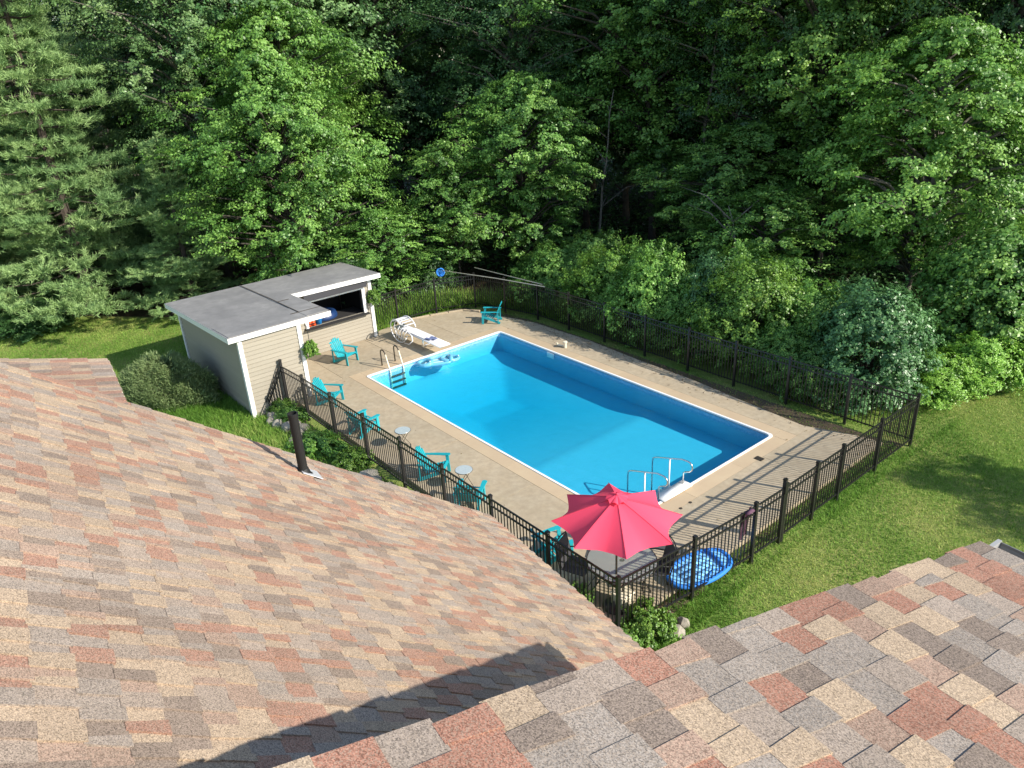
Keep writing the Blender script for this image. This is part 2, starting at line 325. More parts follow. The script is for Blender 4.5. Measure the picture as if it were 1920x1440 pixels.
def cells(xs, ys, m, gap=0.007):
    for i in range(len(xs) - 1):
        for j in range(len(ys) - 1):
            x0, x1, y0, y1 = xs[i] + gap, xs[i + 1] - gap, ys[j] + gap, ys[j + 1] - gap
            if x0 > -0.05 and x1 < LX + 0.05 and y0 > -0.05 and y1 < LY + 0.05: continue
            p = clip(clip(clip(clip(deckpoly, 0, x0, False), 0, x1, True), 1, y0, False), 1, y1, True)
            if len(p) < 3: continue
            a = area(p)
            if abs(a) < 0.05: continue
            if a < 0: p = p[::-1]
            q = []
            for v in p:
                if not q or (Vector(v) - Vector(q[-1])).length > 0.01: q.append(v)
            if (Vector(q[0]) - Vector(q[-1])).length < 0.01: q.pop()
            bm = bmesh.new(); prism(bm, q, -0.12, rs.uniform(-0.003, 0.0)); bobj('slab', bm, m, deck)
# coping band round the pool (cast edge), then the field slabs outside it
cw = 0.42
cells([-cw, 0, 1.9, 3.75, 5.6, 7.45, 9.3, LX, LX + cw], [-cw, 0], M['coping'], 0.003)
cells([-cw, 0, 1.9, 3.75, 5.6, 7.45, 9.3, LX, LX + cw], [LY, LY + cw], M['coping'], 0.003)
cells([-cw, 0], [0, 1.8, 3.6, LY], M['coping'], 0.003)
cells([LX, LX + cw], [0, 1.8, 3.6, LY], M['coping'], 0.003)
cells([-3.7, -cw], [-2.5, -0.62, 1.6, 4.2, 7.2], M['concrete'])
cells([-cw, 2.55, 5.5, 8.5, LX + cw], [-2.5, -cw], M['concrete'], 0.005)
cells([-cw, 3.1, 6.3, 9.4, LX + cw], [LY + cw, 7.2], M['concrete'], 0.003)
cells([LX + cw, 13.3], [-2.5, 0.55, 4.16, 4.36, 7.2], M['concrete'], 0.004)

# ------------------------------------------------------------------ pool shell, coping strip, water
def rrect(x0, y0, x1, y1, r, n=5):
    out = []
    for cx, cy, a0 in ((x1 - r, y1 - r, 0), (x0 + r, y1 - r, 90), (x0 + r, y0 + r, 180), (x1 - r, y0 + r, 270)):
        for k in range(n + 1):
            a = R(a0 + 90 * k / n); out.append((cx + r * math.cos(a), cy + r * math.sin(a)))
    return out
def ring(bm, A, B):
    n = len(A)
    for i in range(n): bm.faces.new((A[i], A[(i + 1) % n], B[(i + 1) % n], B[i]))
pool = thing('swimming_pool', None, None); pool['kind'] = 'structure'
bm = bmesh.new()
e = 0.03; rr = 0.14
in2 = rrect(e, e, LX - e, LY - e, rr)
V0 = [bm.verts.new((x, y, -0.03)) for x, y in in2]
V1 = [bm.verts.new((x, y, -0.92)) for x, y in in2]
ring(bm, V0, V1)
bmesh.ops.reverse_faces(bm, faces=bm.faces[:])
wall = bobj('liner_wall', bm, M['liner'], pool)
# floor: shallow shelf, break line, slope into a hopper
bm = bmesh.new()
S = -0.68; D = -1.20
def sm(t): t = min(1, max(0, t)); return t * t * (3 - 2 * t)
def ramp(t): t = min(1, max(0, t)); return t if 0.08 < t < 0.92 else (sm(t) * 0.3 + t * 0.7)
def depth(x, y):
    fx = min(ramp((x - 0.1) / 2.45), ramp((7.25 - x) / 3.95)); fy = min(ramp((y - 0.1) / 1.85), ramp((LY - 0.1 - y) / 1.75))
    h = fx if x < 3 else fx
    k = 0.10; m_ = min(h, fy); d_ = abs(h - fy); m_ -= max(0, k - d_) ** 2 / (4 * k)      # soft fold between facets
    return S + (D - S) * max(0, m_)
NX, NY = 110, 56
gv = [[bm.verts.new((e - 0.004 + (LX - 2 * e + 0.008) * i / NX, e - 0.004 + (LY - 2 * e + 0.008) * j / NY, depth(LX * i / NX, LY * j / NY))) for i in range(NX + 1)] for j in range(NY + 1)]
for j in range(NY):
    for i in range(NX):
        f_ = bm.faces.new((gv[j][i], gv[j][i + 1], gv[j + 1][i + 1], gv[j + 1][i])); f_.smooth = True
bobj('liner_floor', bm, M['liner'], pool)
bm = bmesh.new()
out2 = rrect(-0.03, -0.03, LX + 0.03, LY + 0.03, 0.12)
Ot = [bm.verts.new((x, y, 0.014)) for x, y in out2]; It = [bm.verts.new((x, y, 0.014)) for x, y in in2]; Ib = [bm.verts.new((x, y, -0.045)) for x, y in in2]; Ob = [bm.verts.new((x, y, -0.045)) for x, y in out2]
ring(bm, Ot, It); ring(bm, It, Ib); ring(bm, Ob, Ot)
bmesh.ops.recalc_face_normals(bm, faces=bm.faces[:])
bobj('coping_strip', bm, M['white_plastic'], pool)
bm = bmesh.new(); box(bm, (2.75, LY - 0.06, -0.13), (0.32, 0.03, 0.18)); bobj('skimmer', bm, M['white_plastic'], pool)
bm = bmesh.new()
wp = rrect(e - 0.012, e - 0.012, LX - e + 0.012, LY - e + 0.012, rr)
Wt = [bm.verts.new((x, y, -0.06)) for x, y in wp]; Wb = [bm.verts.new((x, y, -2.2)) for x, y in wp]
bm.faces.new(Wt); bm.faces.new(Wb[::-1]); ring(bm, Wb, Wt)
bmesh.ops.recalc_face_normals(bm, faces=bm.faces[:])
tag(bobj('water', bm, M['water']), kind='structure')

# ------------------------------------------------------------------ fence
def post_mesh(h=1.30, w=0.062):
    bm = bmesh.new(); box(bm, (0, 0, h / 2 - 0.05), (w, w, h + 0.1)); box(bm, (0, 0, h + 0.008), (w + 0.014, w + 0.014, 0.016))
    vs_ = box(bm, (0, 0, h + 0.025), (w + 0.006, w + 0.006, 0.022))
    me = bpy.data.meshes.new('post'); bm.to_mesh(me); bm.free(); me.materials.append(M['black']); return me
def picket_mesh(h=1.17, w=0.017):
    bm = bmesh.new(); box(bm, (0, 0, h / 2), (w, w, h)); me = bpy.data.meshes.new('picket'); bm.to_mesh(me); bm.free(); me.materials.append(M['black']); return me
PM, PK = post_mesh(), picket_mesh()
PMT = post_mesh(1.42)
def put(name, me, loc, parent, rz=0):
    o = bpy.data.objects.new(name, me); C.objects.link(o); o.location = loc; o.rotation_euler = (0, 0, rz); o.parent = parent; return o
HT = 1.25
def fence_run(parent, pts, posts=True, z=0.0, space=0.098, skip_first=False, skip_last=False):
    for i, p in enumerate(pts):
        if (i == 0 and skip_first) or (i == len(pts) - 1 and skip_last): continue
        d = Vector(pts[min(i + 1, len(pts) - 1)]) - Vector(pts[max(i - 1, 0)])
        put('post', PM, (p[0], p[1], z), parent, math.atan2(d.y, d.x))
    for a, b in zip(pts[:-1], pts[1:]):
        a = Vector(a); b = Vector(b); d = b - a; L = d.length; u = d / L; rz = math.atan2(u.y, u.x)
        a2 = a + u * 0.033; b2 = b - u * 0.033
        for zz, hh in ((HT - 0.012, 0.030), (HT - 0.165, 0.028), (0.10, 0.028)):
            bm = bmesh.new(); beam(bm, (a2.x, a2.y, zz + z), (b2.x, b2.y, zz + z), 0.028, hh); bobj('rail', bm, M['black'], parent)
        n = max(2, int(round((L - 0.06) / space)))
        for k in range(1, n):
            p = a + u * (0.03 + (L - 0.06) * k / n); put('picket', PK, (p.x, p.y, 0.055 + z), parent, rz)
fl = thing('fence', 'black metal picket fence along the house side of the pool deck, beside the rock edging', 'fence', (0, 0, 0))
YL = -2.66
fence_run(fl, [(0.13, -2.72), (1.35, YL), (3.02, YL), (4.74, YL), (6.44, YL), (8.14, YL), (9.82, YL), (11.5, YL), (13.24, YL)], skip_first=True, skip_last=True)
put('post', PMT, (0.13, -2.72, 0), fl)
# raked end panel closing the gap against the shed wall
bm = bmesh.new(); beam(bm, (0.13, -2.75, 1.33), (0.075, -3.34, 0.28), 0.028, 0.03); bobj('rail', bm, M['black'], fl)
bm = bmesh.new(); beam(bm, (0.13, -2.75, 1.14), (0.075, -3.26, 0.22), 0.028, 0.028); bobj('rail', bm, M['black'], fl)
for k in range(1, 7):
    t = k / 7; y = -2.75 - 0.59 * t; h = 1.33 + (0.28 - 1.33) * t
    bm = bmesh.new(); box(bm, (0.13 - 0.055 * t, y, h / 2 - 0.05), (0.017, 0.017, h + 0.1)); bobj('picket', bm, M['black'], fl)
fr_ = thing('fence', 'black metal picket fence beside the open lawn, casting striped shadow on the deck', 'fence', (0, 0, 0))
XR = 13.57
fence_run(fr_, [(13.24, YL), (13.42, -0.87), (13.55, 0.80)])
fence_run(fr_, [(XR, 1.80), (XR, 2.94), (XR, 3.97), (XR, 5.65), (XR, 7.45)])
gt = thing('gate', 'black metal picket gate between the tall latch post and the hanging plum towel', 'gate', (0, 0, 0))
fence_run(gt, [(13.553, 0.875), (XR, 1.70)], skip_first=True, skip_last=True)
put('latch_post', PMT, (XR, 1.725, 0), gt)
bm = bmesh.new(); box(bm, (13.60, 1.70, 1.28), (0.05, 0.05, 0.28)); tube(bm, [(13.60, 1.70, 1.40), (13.60, 1.70, 1.5)], 0.016); bobj('latch', bm, M['black'], gt)
ff_ = thing('fence', 'dark metal picket fence along the wood side of the pool, in front of the shrubs', 'fence', (0, 0, 0))
fence_run(ff_, [(XR, 7.45), (11.9, 7.42), (10.2, 7.41), (8.5, 7.40), (6.83, 7.40), (5.1, 7.40), (3.3, 7.40), (1.55, 7.40), (-0.1, 7.38), (-1.62, 7.05), (-3.0, 6.66), (-3.62, 5.2), (-3.62, 3.45), (-3.52, 2.3)], skip_first=True)

# ------------------------------------------------------------------ shed
shed = thing('pool_shed', 'tan clapboard pool shed with flat grey roof and open serving window', 'shed', (0, 0, 0))
def roof_z(x): return 2.47 + 0.045 * (x - 0.15)
RP = [(0.15, -4.05), (0.10, -0.92), (-2.80, -0.86), (-2.66, 2.40), (-5.55, 2.40), (-5.55, -4.05)]
roof = None
bm = bmesh.new()
t = [bm.verts.new((x, y, roof_z(x))) for x, y in RP]; b_ = [bm.verts.new((x, y, roof_z(x) - 0.11)) for x, y in RP]
bm.faces.new(t); bm.faces.new(b_[::-1])
for i in range(6): bm.faces.new((b_[i], b_[(i + 1) % 6], t[(i + 1) % 6], t[i]))
bmesh.ops.recalc_face_normals(bm, faces=bm.faces[:])
roof = bobj('roof', bm, M['membrane'], shed)
for i in range(6):     # fascia boards with their own depth
    a = Vector((*RP[i], roof_z(RP[i][0]))); c = Vector((*RP[(i + 1) % 6], roof_z(RP[(i + 1) % 6][0])))
    nrm = Vector((c.y - a.y, -(c.x - a.x), 0)).normalized() * -1
    off = Vector((-(c.y - a.y), (c.x - a.x), 0)).normalized() * (0.010 if area(RP) > 0 else -0.010)
    bm = bmesh.new(); beam(bm, a + off + Vector((0, 0, -0.082)), c + off + Vector((0, 0, -0.082)), 0.03, 0.15); bobj('fascia', bm, M['white'], roof)
# membrane sheets laid with lapped seams
seams = [[(-5.5, -4.0), (-5.5, -1.55), (-1.2, -1.6), (-1.2, -4.0)], [(-5.5, -1.56), (-5.5, 2.35), (-2.72, 2.35), (-2.86, -0.9), (-2.86, -1.58)], [(-1.22, -4.0), (-1.22, -1.62), (0.08, -1.62), (0.1, -4.0)], [(-2.84, -1.61), (-2.84, -0.92), (-0.5, -0.97), (-0.5, -1.63)], [(-0.52, -1.65), (-0.52, -0.97), (0.05, -0.97), (0.05, -1.65)]]
for k, pl in enumerate(seams):
    if area(pl) < 0: pl = pl[::-1]
    bm = bmesh.new(); dz = 0.004 + 0.005 * k
    t = [bm.verts.new((x, y, roof_z(x) + dz)) for x, y in pl]; b_ = [bm.verts.new((x, y, roof_z(x) + 0.001)) for x, y in pl]
    bm.faces.new(t)
    for i in range(len(pl)): bm.faces.new((b_[i], b_[(i + 1) % len(pl)], t[(i + 1) % len(pl)], t[i]))
    bobj('membrane_sheet', bm, M['membrane'], roof)
bm = bmesh.new()    # black lap tape along two seams
for a, c in (((-5.5, -1.52), (-2.9, -1.56)), ((-2.9, -1.56), (-0.5, -1.64)), ((-0.5, -0.97), (-0.52, -1.9)), ((-2.2, -1.6), (-2.2, -1.2))):
    beam(bm, (a[0], a[1], roof_z(a[0]) + 0.030), (c[0], c[1], roof_z(c[0]) + 0.030), 0.03, 0.006)
bobj('lap_tape', bm, M['joint'], roof)
def clap_wall(parent, a, c, z0, ztop, nout, hole=None, m=M['siding'], ex=0.125):
    """clapboards between plan points a and c. hole=(t0,t1,zb,zt) in metres along wall"""
    a = Vector((*a, 0)); c = Vector((*c, 0)); L = (c - a).length; u = (c - a) / L; n = Vector((*nout, 0)).normalized()
    wl = bpy.data.objects.new('wall', None)
    bm = bmesh.new()
    segs = [(0, L, z0, ztop)]
    if hole: segs = [(0, L, z0, hole[2]), (0, hole[0], hole[2], hole[3]), (hole[1], L, hole[2], hole[3]), (0, L, hole[3], ztop)]
    for s0, s1, q0, q1 in segs:
        if s1 - s0 < 0.01 or q1 - q0 < 0.01: continue
        p = a + u * (s0 + s1) / 2 - n * 0.05; box(bm, (p.x, p.y, (q0 + q1) / 2), (s1 - s0, 0.08, q1 - q0), Matrix((u, n, Vector((0, 0, 1)))).transposed())
    wl = bobj('wall', bm, m, parent)
    z = z0
    while z < ztop - 0.02:
        zt = min(z + ex, ztop)
        rng = [(0, L)]
        if hole and zt > hole[2] + 0.02 and z < hole[3] - 0.02: rng = [(0, hole[0]), (hole[1], L)]
        for s0, s1 in rng:
            if s1 - s0 < 0.02: continue
            bm = bmesh.new(); q = []
            for s in (s0, s1):
                p = a + u * s
                q.append([bm.verts.new((p + n * d + Vector((0, 0, zz)))) for d, zz in ((-0.008, z), (0.016, z), (0.018, z + 0.012), (0.001, zt), (-0.008, zt))])
            for k in range(5): bm.faces.new((q[0][k], q[0][(k + 1) % 5], q[1][(k + 1) % 5], q[1][k]))
            bm.faces.new(q[0]); bm.faces.new(q[1][::-1]); bmesh.ops.recalc_face_normals(bm, faces=bm.faces[:])
            bobj('siding_board', bm, m, wl)
        z += ex
    return wl
clap_wall(shed, (0.02, -3.70), (0.02, -1.98), -0.10, 2.36, (1, 0))
clap_wall(shed, (-5.26, -3.74), (-0.03, -3.74), -0.12, 2.22, (0, -1))
clap_wall(shed, (-2.9, -1.95), (-0.03, -1.95), 0.0, 2.33, (0, 1))
clap_wall(shed, (-2.98, -1.90), (-2.98, 2.06), 0.0, 2.30, (1, 0), hole=(1.50, 3.68, 0.99, 1.86))
clap_wall(shed, (-5.28, 2.10), (-3.03, 2.10), 0.0, 2.20, (0, 1))
clap_wall(shed, (-5.30, 2.06), (-5.30, -3.70), -0.1, 2.17, (-1, 0))
def trim(x, y, z0, z1, w=0.12):
    bm = bmesh.new(); box(bm, (x, y, (z0 + z1) / 2), (w, w, z1 - z0)); bobj('corner_trim', bm, M['white'], shed)
trim(0.0, -3.72, -0.1, 2.35); trim(0.0, -1.96, 0, 2.35); trim(-2.99, 2.08, 0, 2.22); trim(-5.29, 2.08, -0.1, 2.1); trim(-5.28, -3.73, -0.14, 2.1)
wf = bpy.data.objects.new('window_frame', None)
bm = bmesh.new()
box(bm, (-2.955, 1.80, 1.43), (0.07, 0.11, 0.88)); box(bm, (-2.955, -0.43, 1.43), (0.07, 0.11, 0.88)); box(bm, (-2.958, 0.685, 1.90), (0.06, 2.34, 0.09))
wf = bobj('window_frame', bm, M['white'], shed)
bm = bmesh.new(); box(bm, (-2.90, 0.68, 0.975), (0.26, 2.42, 0.035)); bobj('sill', bm, M['interior'], wf)
bm = bmesh.new()      # raised shutter under the eave
box(bm, (-2.80, 0.72, 2.08), (0.03, 2.35, 0.26)); wsh = bobj('raised_shutter', bm, M['sling'], shed)
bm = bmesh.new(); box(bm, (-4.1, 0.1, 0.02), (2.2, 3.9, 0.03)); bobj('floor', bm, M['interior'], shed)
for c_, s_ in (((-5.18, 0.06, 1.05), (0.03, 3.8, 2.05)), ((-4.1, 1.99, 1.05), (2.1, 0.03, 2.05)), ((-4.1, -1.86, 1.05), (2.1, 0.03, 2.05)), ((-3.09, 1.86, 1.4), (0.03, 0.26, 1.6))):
    bm = bmesh.new(); box(bm, c_, s_); bobj('shade_lining', bm, M['interior'], shed)  # added dark sheets: the shade behind the opening is put into their colour
# things inside and on the shed
t = thing('pool_float', 'blue inflatable float inside the shed window, colour darkened for shade', 'float', (-3.85, 0.55, 0.80)); bm = bmesh.new(); lathe(bm, [(0.02, 0.0), (0.40, 0.0), (0.52, 0.08), (0.55, 0.2), (0.5, 0.32), (0.36, 0.38), (0.30, 0.3)], 24); bobj('ring_tube', bm, M['shaded_blue'], t, True)
bm = bmesh.new(); lathe(bm, [(0.30, 0.12), (0.02, 0.12)], 24); bobj('float_floor', bm, M['shaded_blue'], t)
t = thing('shelf', 'counter behind the shed serving window, coloured near black for shade', 'counter', (0, 0, 0)); bm = bmesh.new(); box(bm, (-3.55, 0.1, 0.93), (0.95, 3.6, 0.03)); bobj('counter_top', bm, M['interior'], t)  # counter's near-black colour imitates the shade indoors
bm = bmesh.new(); [box(bm, (-3.9, y, 0.46), (0.05, 0.05, 0.9)) for y in (-1.5, 0, 1.6)]; bobj('counter_leg', bm, M['interior'], t)
t = thing('bucket', 'blue plastic bucket on the shed window counter', 'bucket', (-3.13, 0.08, 0.945)); bm = bmesh.new(); lathe(bm, [(0.09, 0), (0.13, 0.26), (0.14, 0.265), (0.14, 0.28), (0.12, 0.28), (0.085, 0.02)], 20); bobj('bucket_body', bm, M['bin'], t, True)
bm = bmesh.new(); tube(bm, torus_path((0, 0, 0.27), 0.135, 14, Vector((1, 0, 0)), 0, 0.5), 0.006, 6); bobj('handle', bm, M['white_plastic'], t)
t = thing('life_jacket', 'orange life jacket bundle at the near end of the shed window', 'life jacket', (-3.10, -0.22, 0.95))
bm = bmesh.new()
for dx, dy, dz, sx, sy, sz in ((0, -0.07, 0.14, 0.16, 0.12, 0.28), (0, 0.08, 0.13, 0.16, 0.13, 0.26), (0.02, 0, 0.24, 0.10, 0.2, 0.08), (-0.05, 0.02, 0.1, 0.08, 0.24, 0.2)):
    box(bm, (dx, dy, dz), (sx, sy, sz), Matrix.Rotation(dx * 3 + dy * 2, 3, 'X'))
bevel(bm, 0.03, 2); bobj('foam_panel', bm, M['orange'], t, True)
bm = bmesh.new(); box(bm, (0.088, 0, 0.14), (0.012, 0.26, 0.03)); bobj('strap', bm, M['black'], t)

# ------------------------------------------------------------------ leaf generators
rng = np.random.default_rng(11)
def unit(v): return v / np.maximum(np.linalg.norm(v, axis=1, keepdims=True), 1e-9)
def leaves(cent, nrm, size, tint, asp=0.62, rg=rng):
    """rhombus leaves: centres (n,3), normals (n,3), sizes (n,)"""
    n = len(cent); nrm = unit(nrm)
    r = unit(rg.normal(size=(n, 3))); a = unit(np.cross(nrm, r)); b = np.cross(nrm, a)
    s = size[:, None]; fold = nrm * s * 0.12
    v = np.empty((n, 4, 3)); v[:, 0] = cent - a * s * 0.5; v[:, 1] = cent + b * s * 0.5 * asp + fold; v[:, 2] = cent + a * s * 0.5; v[:, 3] = cent - b * s * 0.5 * asp + fold
    return v.reshape(-1, 3), np.repeat(tint, 4)
def needles(cent, nrm, size, tint, wd=0.16, rg=rng):
    n = len(cent); d = unit(nrm); r = unit(rg.normal(size=(n, 3))); b = unit(np.cross(d, r)); s = size[:, None]
    v = np.empty((n, 3, 3)); v[:, 0] = cent - b * s * wd * 0.5; v[:, 1] = cent + b * s * wd * 0.5; v[:, 2] = cent + d * s
    return v.reshape(-1, 3), np.repeat(tint, 3)
def clumps_to_leaves(cl, per, size, rg, flat=0.45, up=0.8, jit=0.75, spray=1.0):
    """cl: list of (x,y,z,r,tint,ox,oy) clumps"""
    cl = np.array(cl); n = len(cl) * per; c = np.repeat(cl, per, axis=0)
    d = unit(rg.normal(size=(n, 3))); rad = rg.random((n, 1)) ** 0.45
    # leafy sprays reaching outwards, made of smaller twig bunches
    NS = 13; sub = rg.integers(0, NS, n); key = (np.repeat(np.arange(len(cl)), per) * NS + sub)
    sc_ = unit(rg.normal(size=(len(cl) * NS, 3))) * rg.uniform(0.25, 1.0, (len(cl) * NS, 1))
    q = sc_[key] * 0.95 + d * rad * rg.uniform(0.16, 0.40, (len(cl) * NS, 1))[key]
    ox, oy = c[:, 5], c[:, 6]; al = q[:, 0] * (1 + spray * 0.55); la = q[:, 1] * (1 - spray * 0.2)
    p = np.stack([al * ox - la * oy, al * oy + la * ox, q[:, 2] * flat - spray * 0.10 * np.maximum(al, 0) ** 2 - 0.08 * la ** 2], 1)
    pos = c[:, :3] + p * c[:, 3:4]
    nr = np.zeros((n, 3)); nr[:, 2] = up; nr[:, 0] = ox * 0.55; nr[:, 1] = oy * 0.55
    nr += p * 0.45 + rg.normal(size=(n, 3)) * jit * 0.6
    tint = np.clip(c[:, 4] + rg.normal(size=n) * 0.14 + p[:, 2] * 0.15, 0, 1)
    sz = size * rg.uniform(0.65, 1.25, n)
    return pos, nr, sz, tint
def branch_tubes(bm, segs, sides=5):
    for a, b, r0, r1 in segs:
        a = Vector(a); b = Vector(b); mid = (a + b) / 2 + Vector((0, 0, 0.12 * (b - a).length)); tube(bm, [a, mid, b], [r0, (r0 + r1) / 2, r1], sides, cap=False)
def broadleaf(seed, H, Rd, z0, K, per, leaf, lean=(0, 0), top=0.35, lobes=0.3, clr=0.75, flat=0.62, trunk_r=0.16, skirt=0.55, core=0.14, holes=True):
    """crown clumps on a lobed envelope from z0 to H; returns crown mesh, trunk mesh"""
    rg = np.random.default_rng(seed); rnd = random.Random(seed)
    ph = [rnd.uniform(0, 6.28) for _ in range(5)]; cl = []; segs = []
    tp = lambda z: Vector((lean[0] * z / H + 0.15 * math.sin(z * 0.5 + ph[0]), lean[1] * z / H + 0.15 * math.cos(z * 0.43 + ph[1]), z))
    for k in range(K):
        t = ((k + rnd.random()) / K) ** 0.85; z = z0 + (H - z0) * t
        prof = (skirt + (1 - skirt) * math.sin(min(1, t / (1 - top)) * math.pi / 2)) if t < 1 - top else math.cos((t - (1 - top)) / top * math.pi / 2 * 0.92)
        a = k * 2.39996 + rnd.uniform(-0.3, 0.3)
        lob = 1 + lobes * (0.6 * math.sin(3 * a + ph[2] + z * 0.7) + 0.5 * math.sin(5 * a + ph[3] - z * 1.1) + 0.4 * math.sin(z * 2.1 + ph[4] + a))
        rr_ = Rd * prof * lob * (rnd.uniform(0.70, 1.10) if rnd.random() > core else rnd.uniform(0.3, 0.7))
        if math.sin(a * 2 + z * 1.3 + ph[1]) * math.sin(a * 3 - z * 0.9 + ph[4]) < -0.42 and holes: rr_ *= 0.62
        c = tp(z); x = c.x + rr_ * math.cos(a); y = c.y + rr_ * math.sin(a)
        r = clr * rnd.uniform(0.6, 1.45) * (0.75 + 0.25 * prof)
        cl.append((x, y, z, r, rnd.uniform(0.2, 0.85), math.cos(a), math.sin(a)))
        if k % 2 == 0:
            zb = max(z0 * 0.6 + 0.3, z - rr_ * 0.55); segs.append((tp(zb), (x, y, z), 0.03 + 0.012 * rr_, 0.008))
    pos, nr, sz, tint = clumps_to_leaves(cl, per, leaf, rg, flat)
    v, tn = leaves(pos, nr, sz, tint, rg=rg)
    crown = np_mesh('crown', v, 4, tn)
    bm = bmesh.new(); n = 9
    tube(bm, [tp(H * 0.93 * i / n) - (Vector((0, 0, 0.2)) if i == 0 else Vector()) for i in range(n + 1)], [trunk_r * (1 - 0.9 * i / n) * (1.35 if i == 0 else 1) for i in range(n + 1)], 9)
    branch_tubes(bm, segs)
    tm = bpy.data.meshes.new('trunk'); bm.to_mesh(tm); bm.free(); tm.polygons.foreach_set('use_smooth', [True] * len(tm.polygons))
    return crown, tm
def conifer(seed, H, Rd, z0, per=150, nl=0.17):
    rg = np.random.default_rng(seed); rnd = random.Random(seed); bm = bmesh.new(); P = []; N = []; T = []
    z = z0
    while z < H - 0.3:
        t = (z - z0) / (H - z0); base = Rd * (1 - t) ** 0.75 * (0.8 + 0.35 * math.sin(z * 1.7 + seed)); nb = 5 if t < 0.8 else 4; off = rnd.uniform(0, 6.28)
        for k in range(nb):
            a = off + k * 6.283 / nb + rnd.uniform(-0.3, 0.3); L = max(0.5, base * rnd.uniform(0.7, 1.15)); dr = Vector((math.cos(a), math.sin(a), 0))
            rise = 0.12 * (t + 0.1)
            end = Vector((0, 0, z)) + dr * L + Vector((0, 0, L * rise)); mid = Vector((0, 0, z)) + dr * L * 0.5 - Vector((0, 0, 0.05 * L))
            tube(bm, [Vector((0, 0, z)), mid, end], [0.035, 0.022, 0.008], 4, cap=False)
            npad = max(2, int(L * 2.0)); tint0 = rnd.uniform(0.25, 0.8)
            for q in range(npad):
                s = 0.30 + 0.72 * (q + rnd.random() * 0.6) / npad; wdt = 0.30 + 0.75 * L * 0.33 * math.sin(min(1, s) * 2.6)
                c = Vector((0, 0, z)) + dr * L * s + Vector((0, 0, L * rise * s * s)); side = Vector((-dr.y, dr.x, 0)) * rnd.uniform(-1, 1) * wdt
                c += side; m_ = int(per * rnd.uniform(0.7, 1.3)); pr = rnd.uniform(0.32, 0.55)
                # finger-like twiglets radiating from the pad centre
                tw = rg.integers(0, 7, m_); tdir = unit(np.stack([rg.normal(size=7) + dr.x * 1.3, rg.normal(size=7) + dr.y * 1.3, rg.normal(size=7) * 0.28 + 0.25], 1))
                along = rg.random((m_, 1)); pp = np.array(c)[None] + tdir[tw] * along * pr * 1.5 + rg.normal(size=(m_, 3)) * 0.035
                nn = tdir[tw] * 0.8 + rg.normal(size=(m_, 3)) * 0.55; nn[:, 2] += 0.35
                P.append(pp); N.append(nn); T.append(np.clip(tint0 + along[:, 0] * 0.35 - 0.1 + rg.normal(size=m_) * 0.08, 0, 1))
        z += rnd.uniform(0.38, 0.62)
    P = np.concatenate(P); N = np.concatenate(N); T = np.concatenate(T)
    v, tn = needles(P, N, nl * rg.uniform(0.7, 1.25, len(P)), T, 0.16, rg)
    crown = np_mesh('crown', v, 3, tn)
    tube(bm, [(0, 0, -0.2), (0.05, 0, H * 0.5), (0, 0, H)], [0.24, 0.14, 0.02], 9)
    tm = bpy.data.meshes.new('trunk'); bm.to_mesh(tm); bm.free()
    return crown, tm
def shrub(seed, rx, ry, H, K, per, leaf, clr=0.35, low=0.12, jit=0.6):
    rg = np.random.default_rng(seed); rnd = random.Random(seed); cl = []; segs = []; ph = rnd.uniform(0, 6)
    for k in range(K):
        t = (k + rnd.random()) / K; z = low + (H - low) * t; a = k * 2.39996 + rnd.uniform(-.4, .4)
        pr = math.sqrt(max(0.02, 1 - max(0, (t - 0.25) / 0.78) ** 2)) * (1 + 0.18 * math.sin(3 * a + ph) + 0.12 * math.sin(7 * a + t * 9))
        q = rnd.uniform(0.8, 1.04) if rnd.random() < 0.8 else rnd.uniform(0.2, 0.8)
        x = rx * pr * q * math.cos(a); y = ry * pr * q * math.sin(a); zz = z * (1 + 0.1 * math.sin(4 * a + ph))
        cl.append((x, y, zz, clr * rnd.uniform(0.7, 1.3), rnd.uniform(0.2, 0.85), math.cos(a), math.sin(a)))
        if k % 3 == 0: segs.append(((x * 0.1, y * 0.1, 0), (x, y, zz), 0.02, 0.005))
    pos, nr, sz, tint = clumps_to_leaves(cl, per, leaf, rg, 0.8, jit=jit, spray=0.4)
    v, tn = leaves(pos, nr, sz, tint, rg=rg)
    bm = bmesh.new(); branch_tubes(bm, segs, 4); tm = bpy.data.meshes.new('stem'); bm.to_mesh(tm); bm.free()
    return np_mesh('foliage', v, 4, tn), tm
def plant(name, me_pair, mats, loc, label, cat, rz=0, sc=(1, 1, 1), group=None, names=('crown', 'trunk')):
    t = thing(name, label, cat, loc, rz, group); t.scale = sc if not isinstance(sc, (int, float)) else (sc, sc, sc)
    a, b = me_pair
    for me, nm, m in ((a, names[0], mats[0]), (b, names[1], mats[1])):
        if not me.materials: me.materials.append(m)
        o = bpy.data.objects.new(nm, me); C.objects.link(o); o.parent = t
        if me.materials[0] is not m: o.material_slots[0].link = 'OBJECT'; o.material_slots[0].material = m
    return t

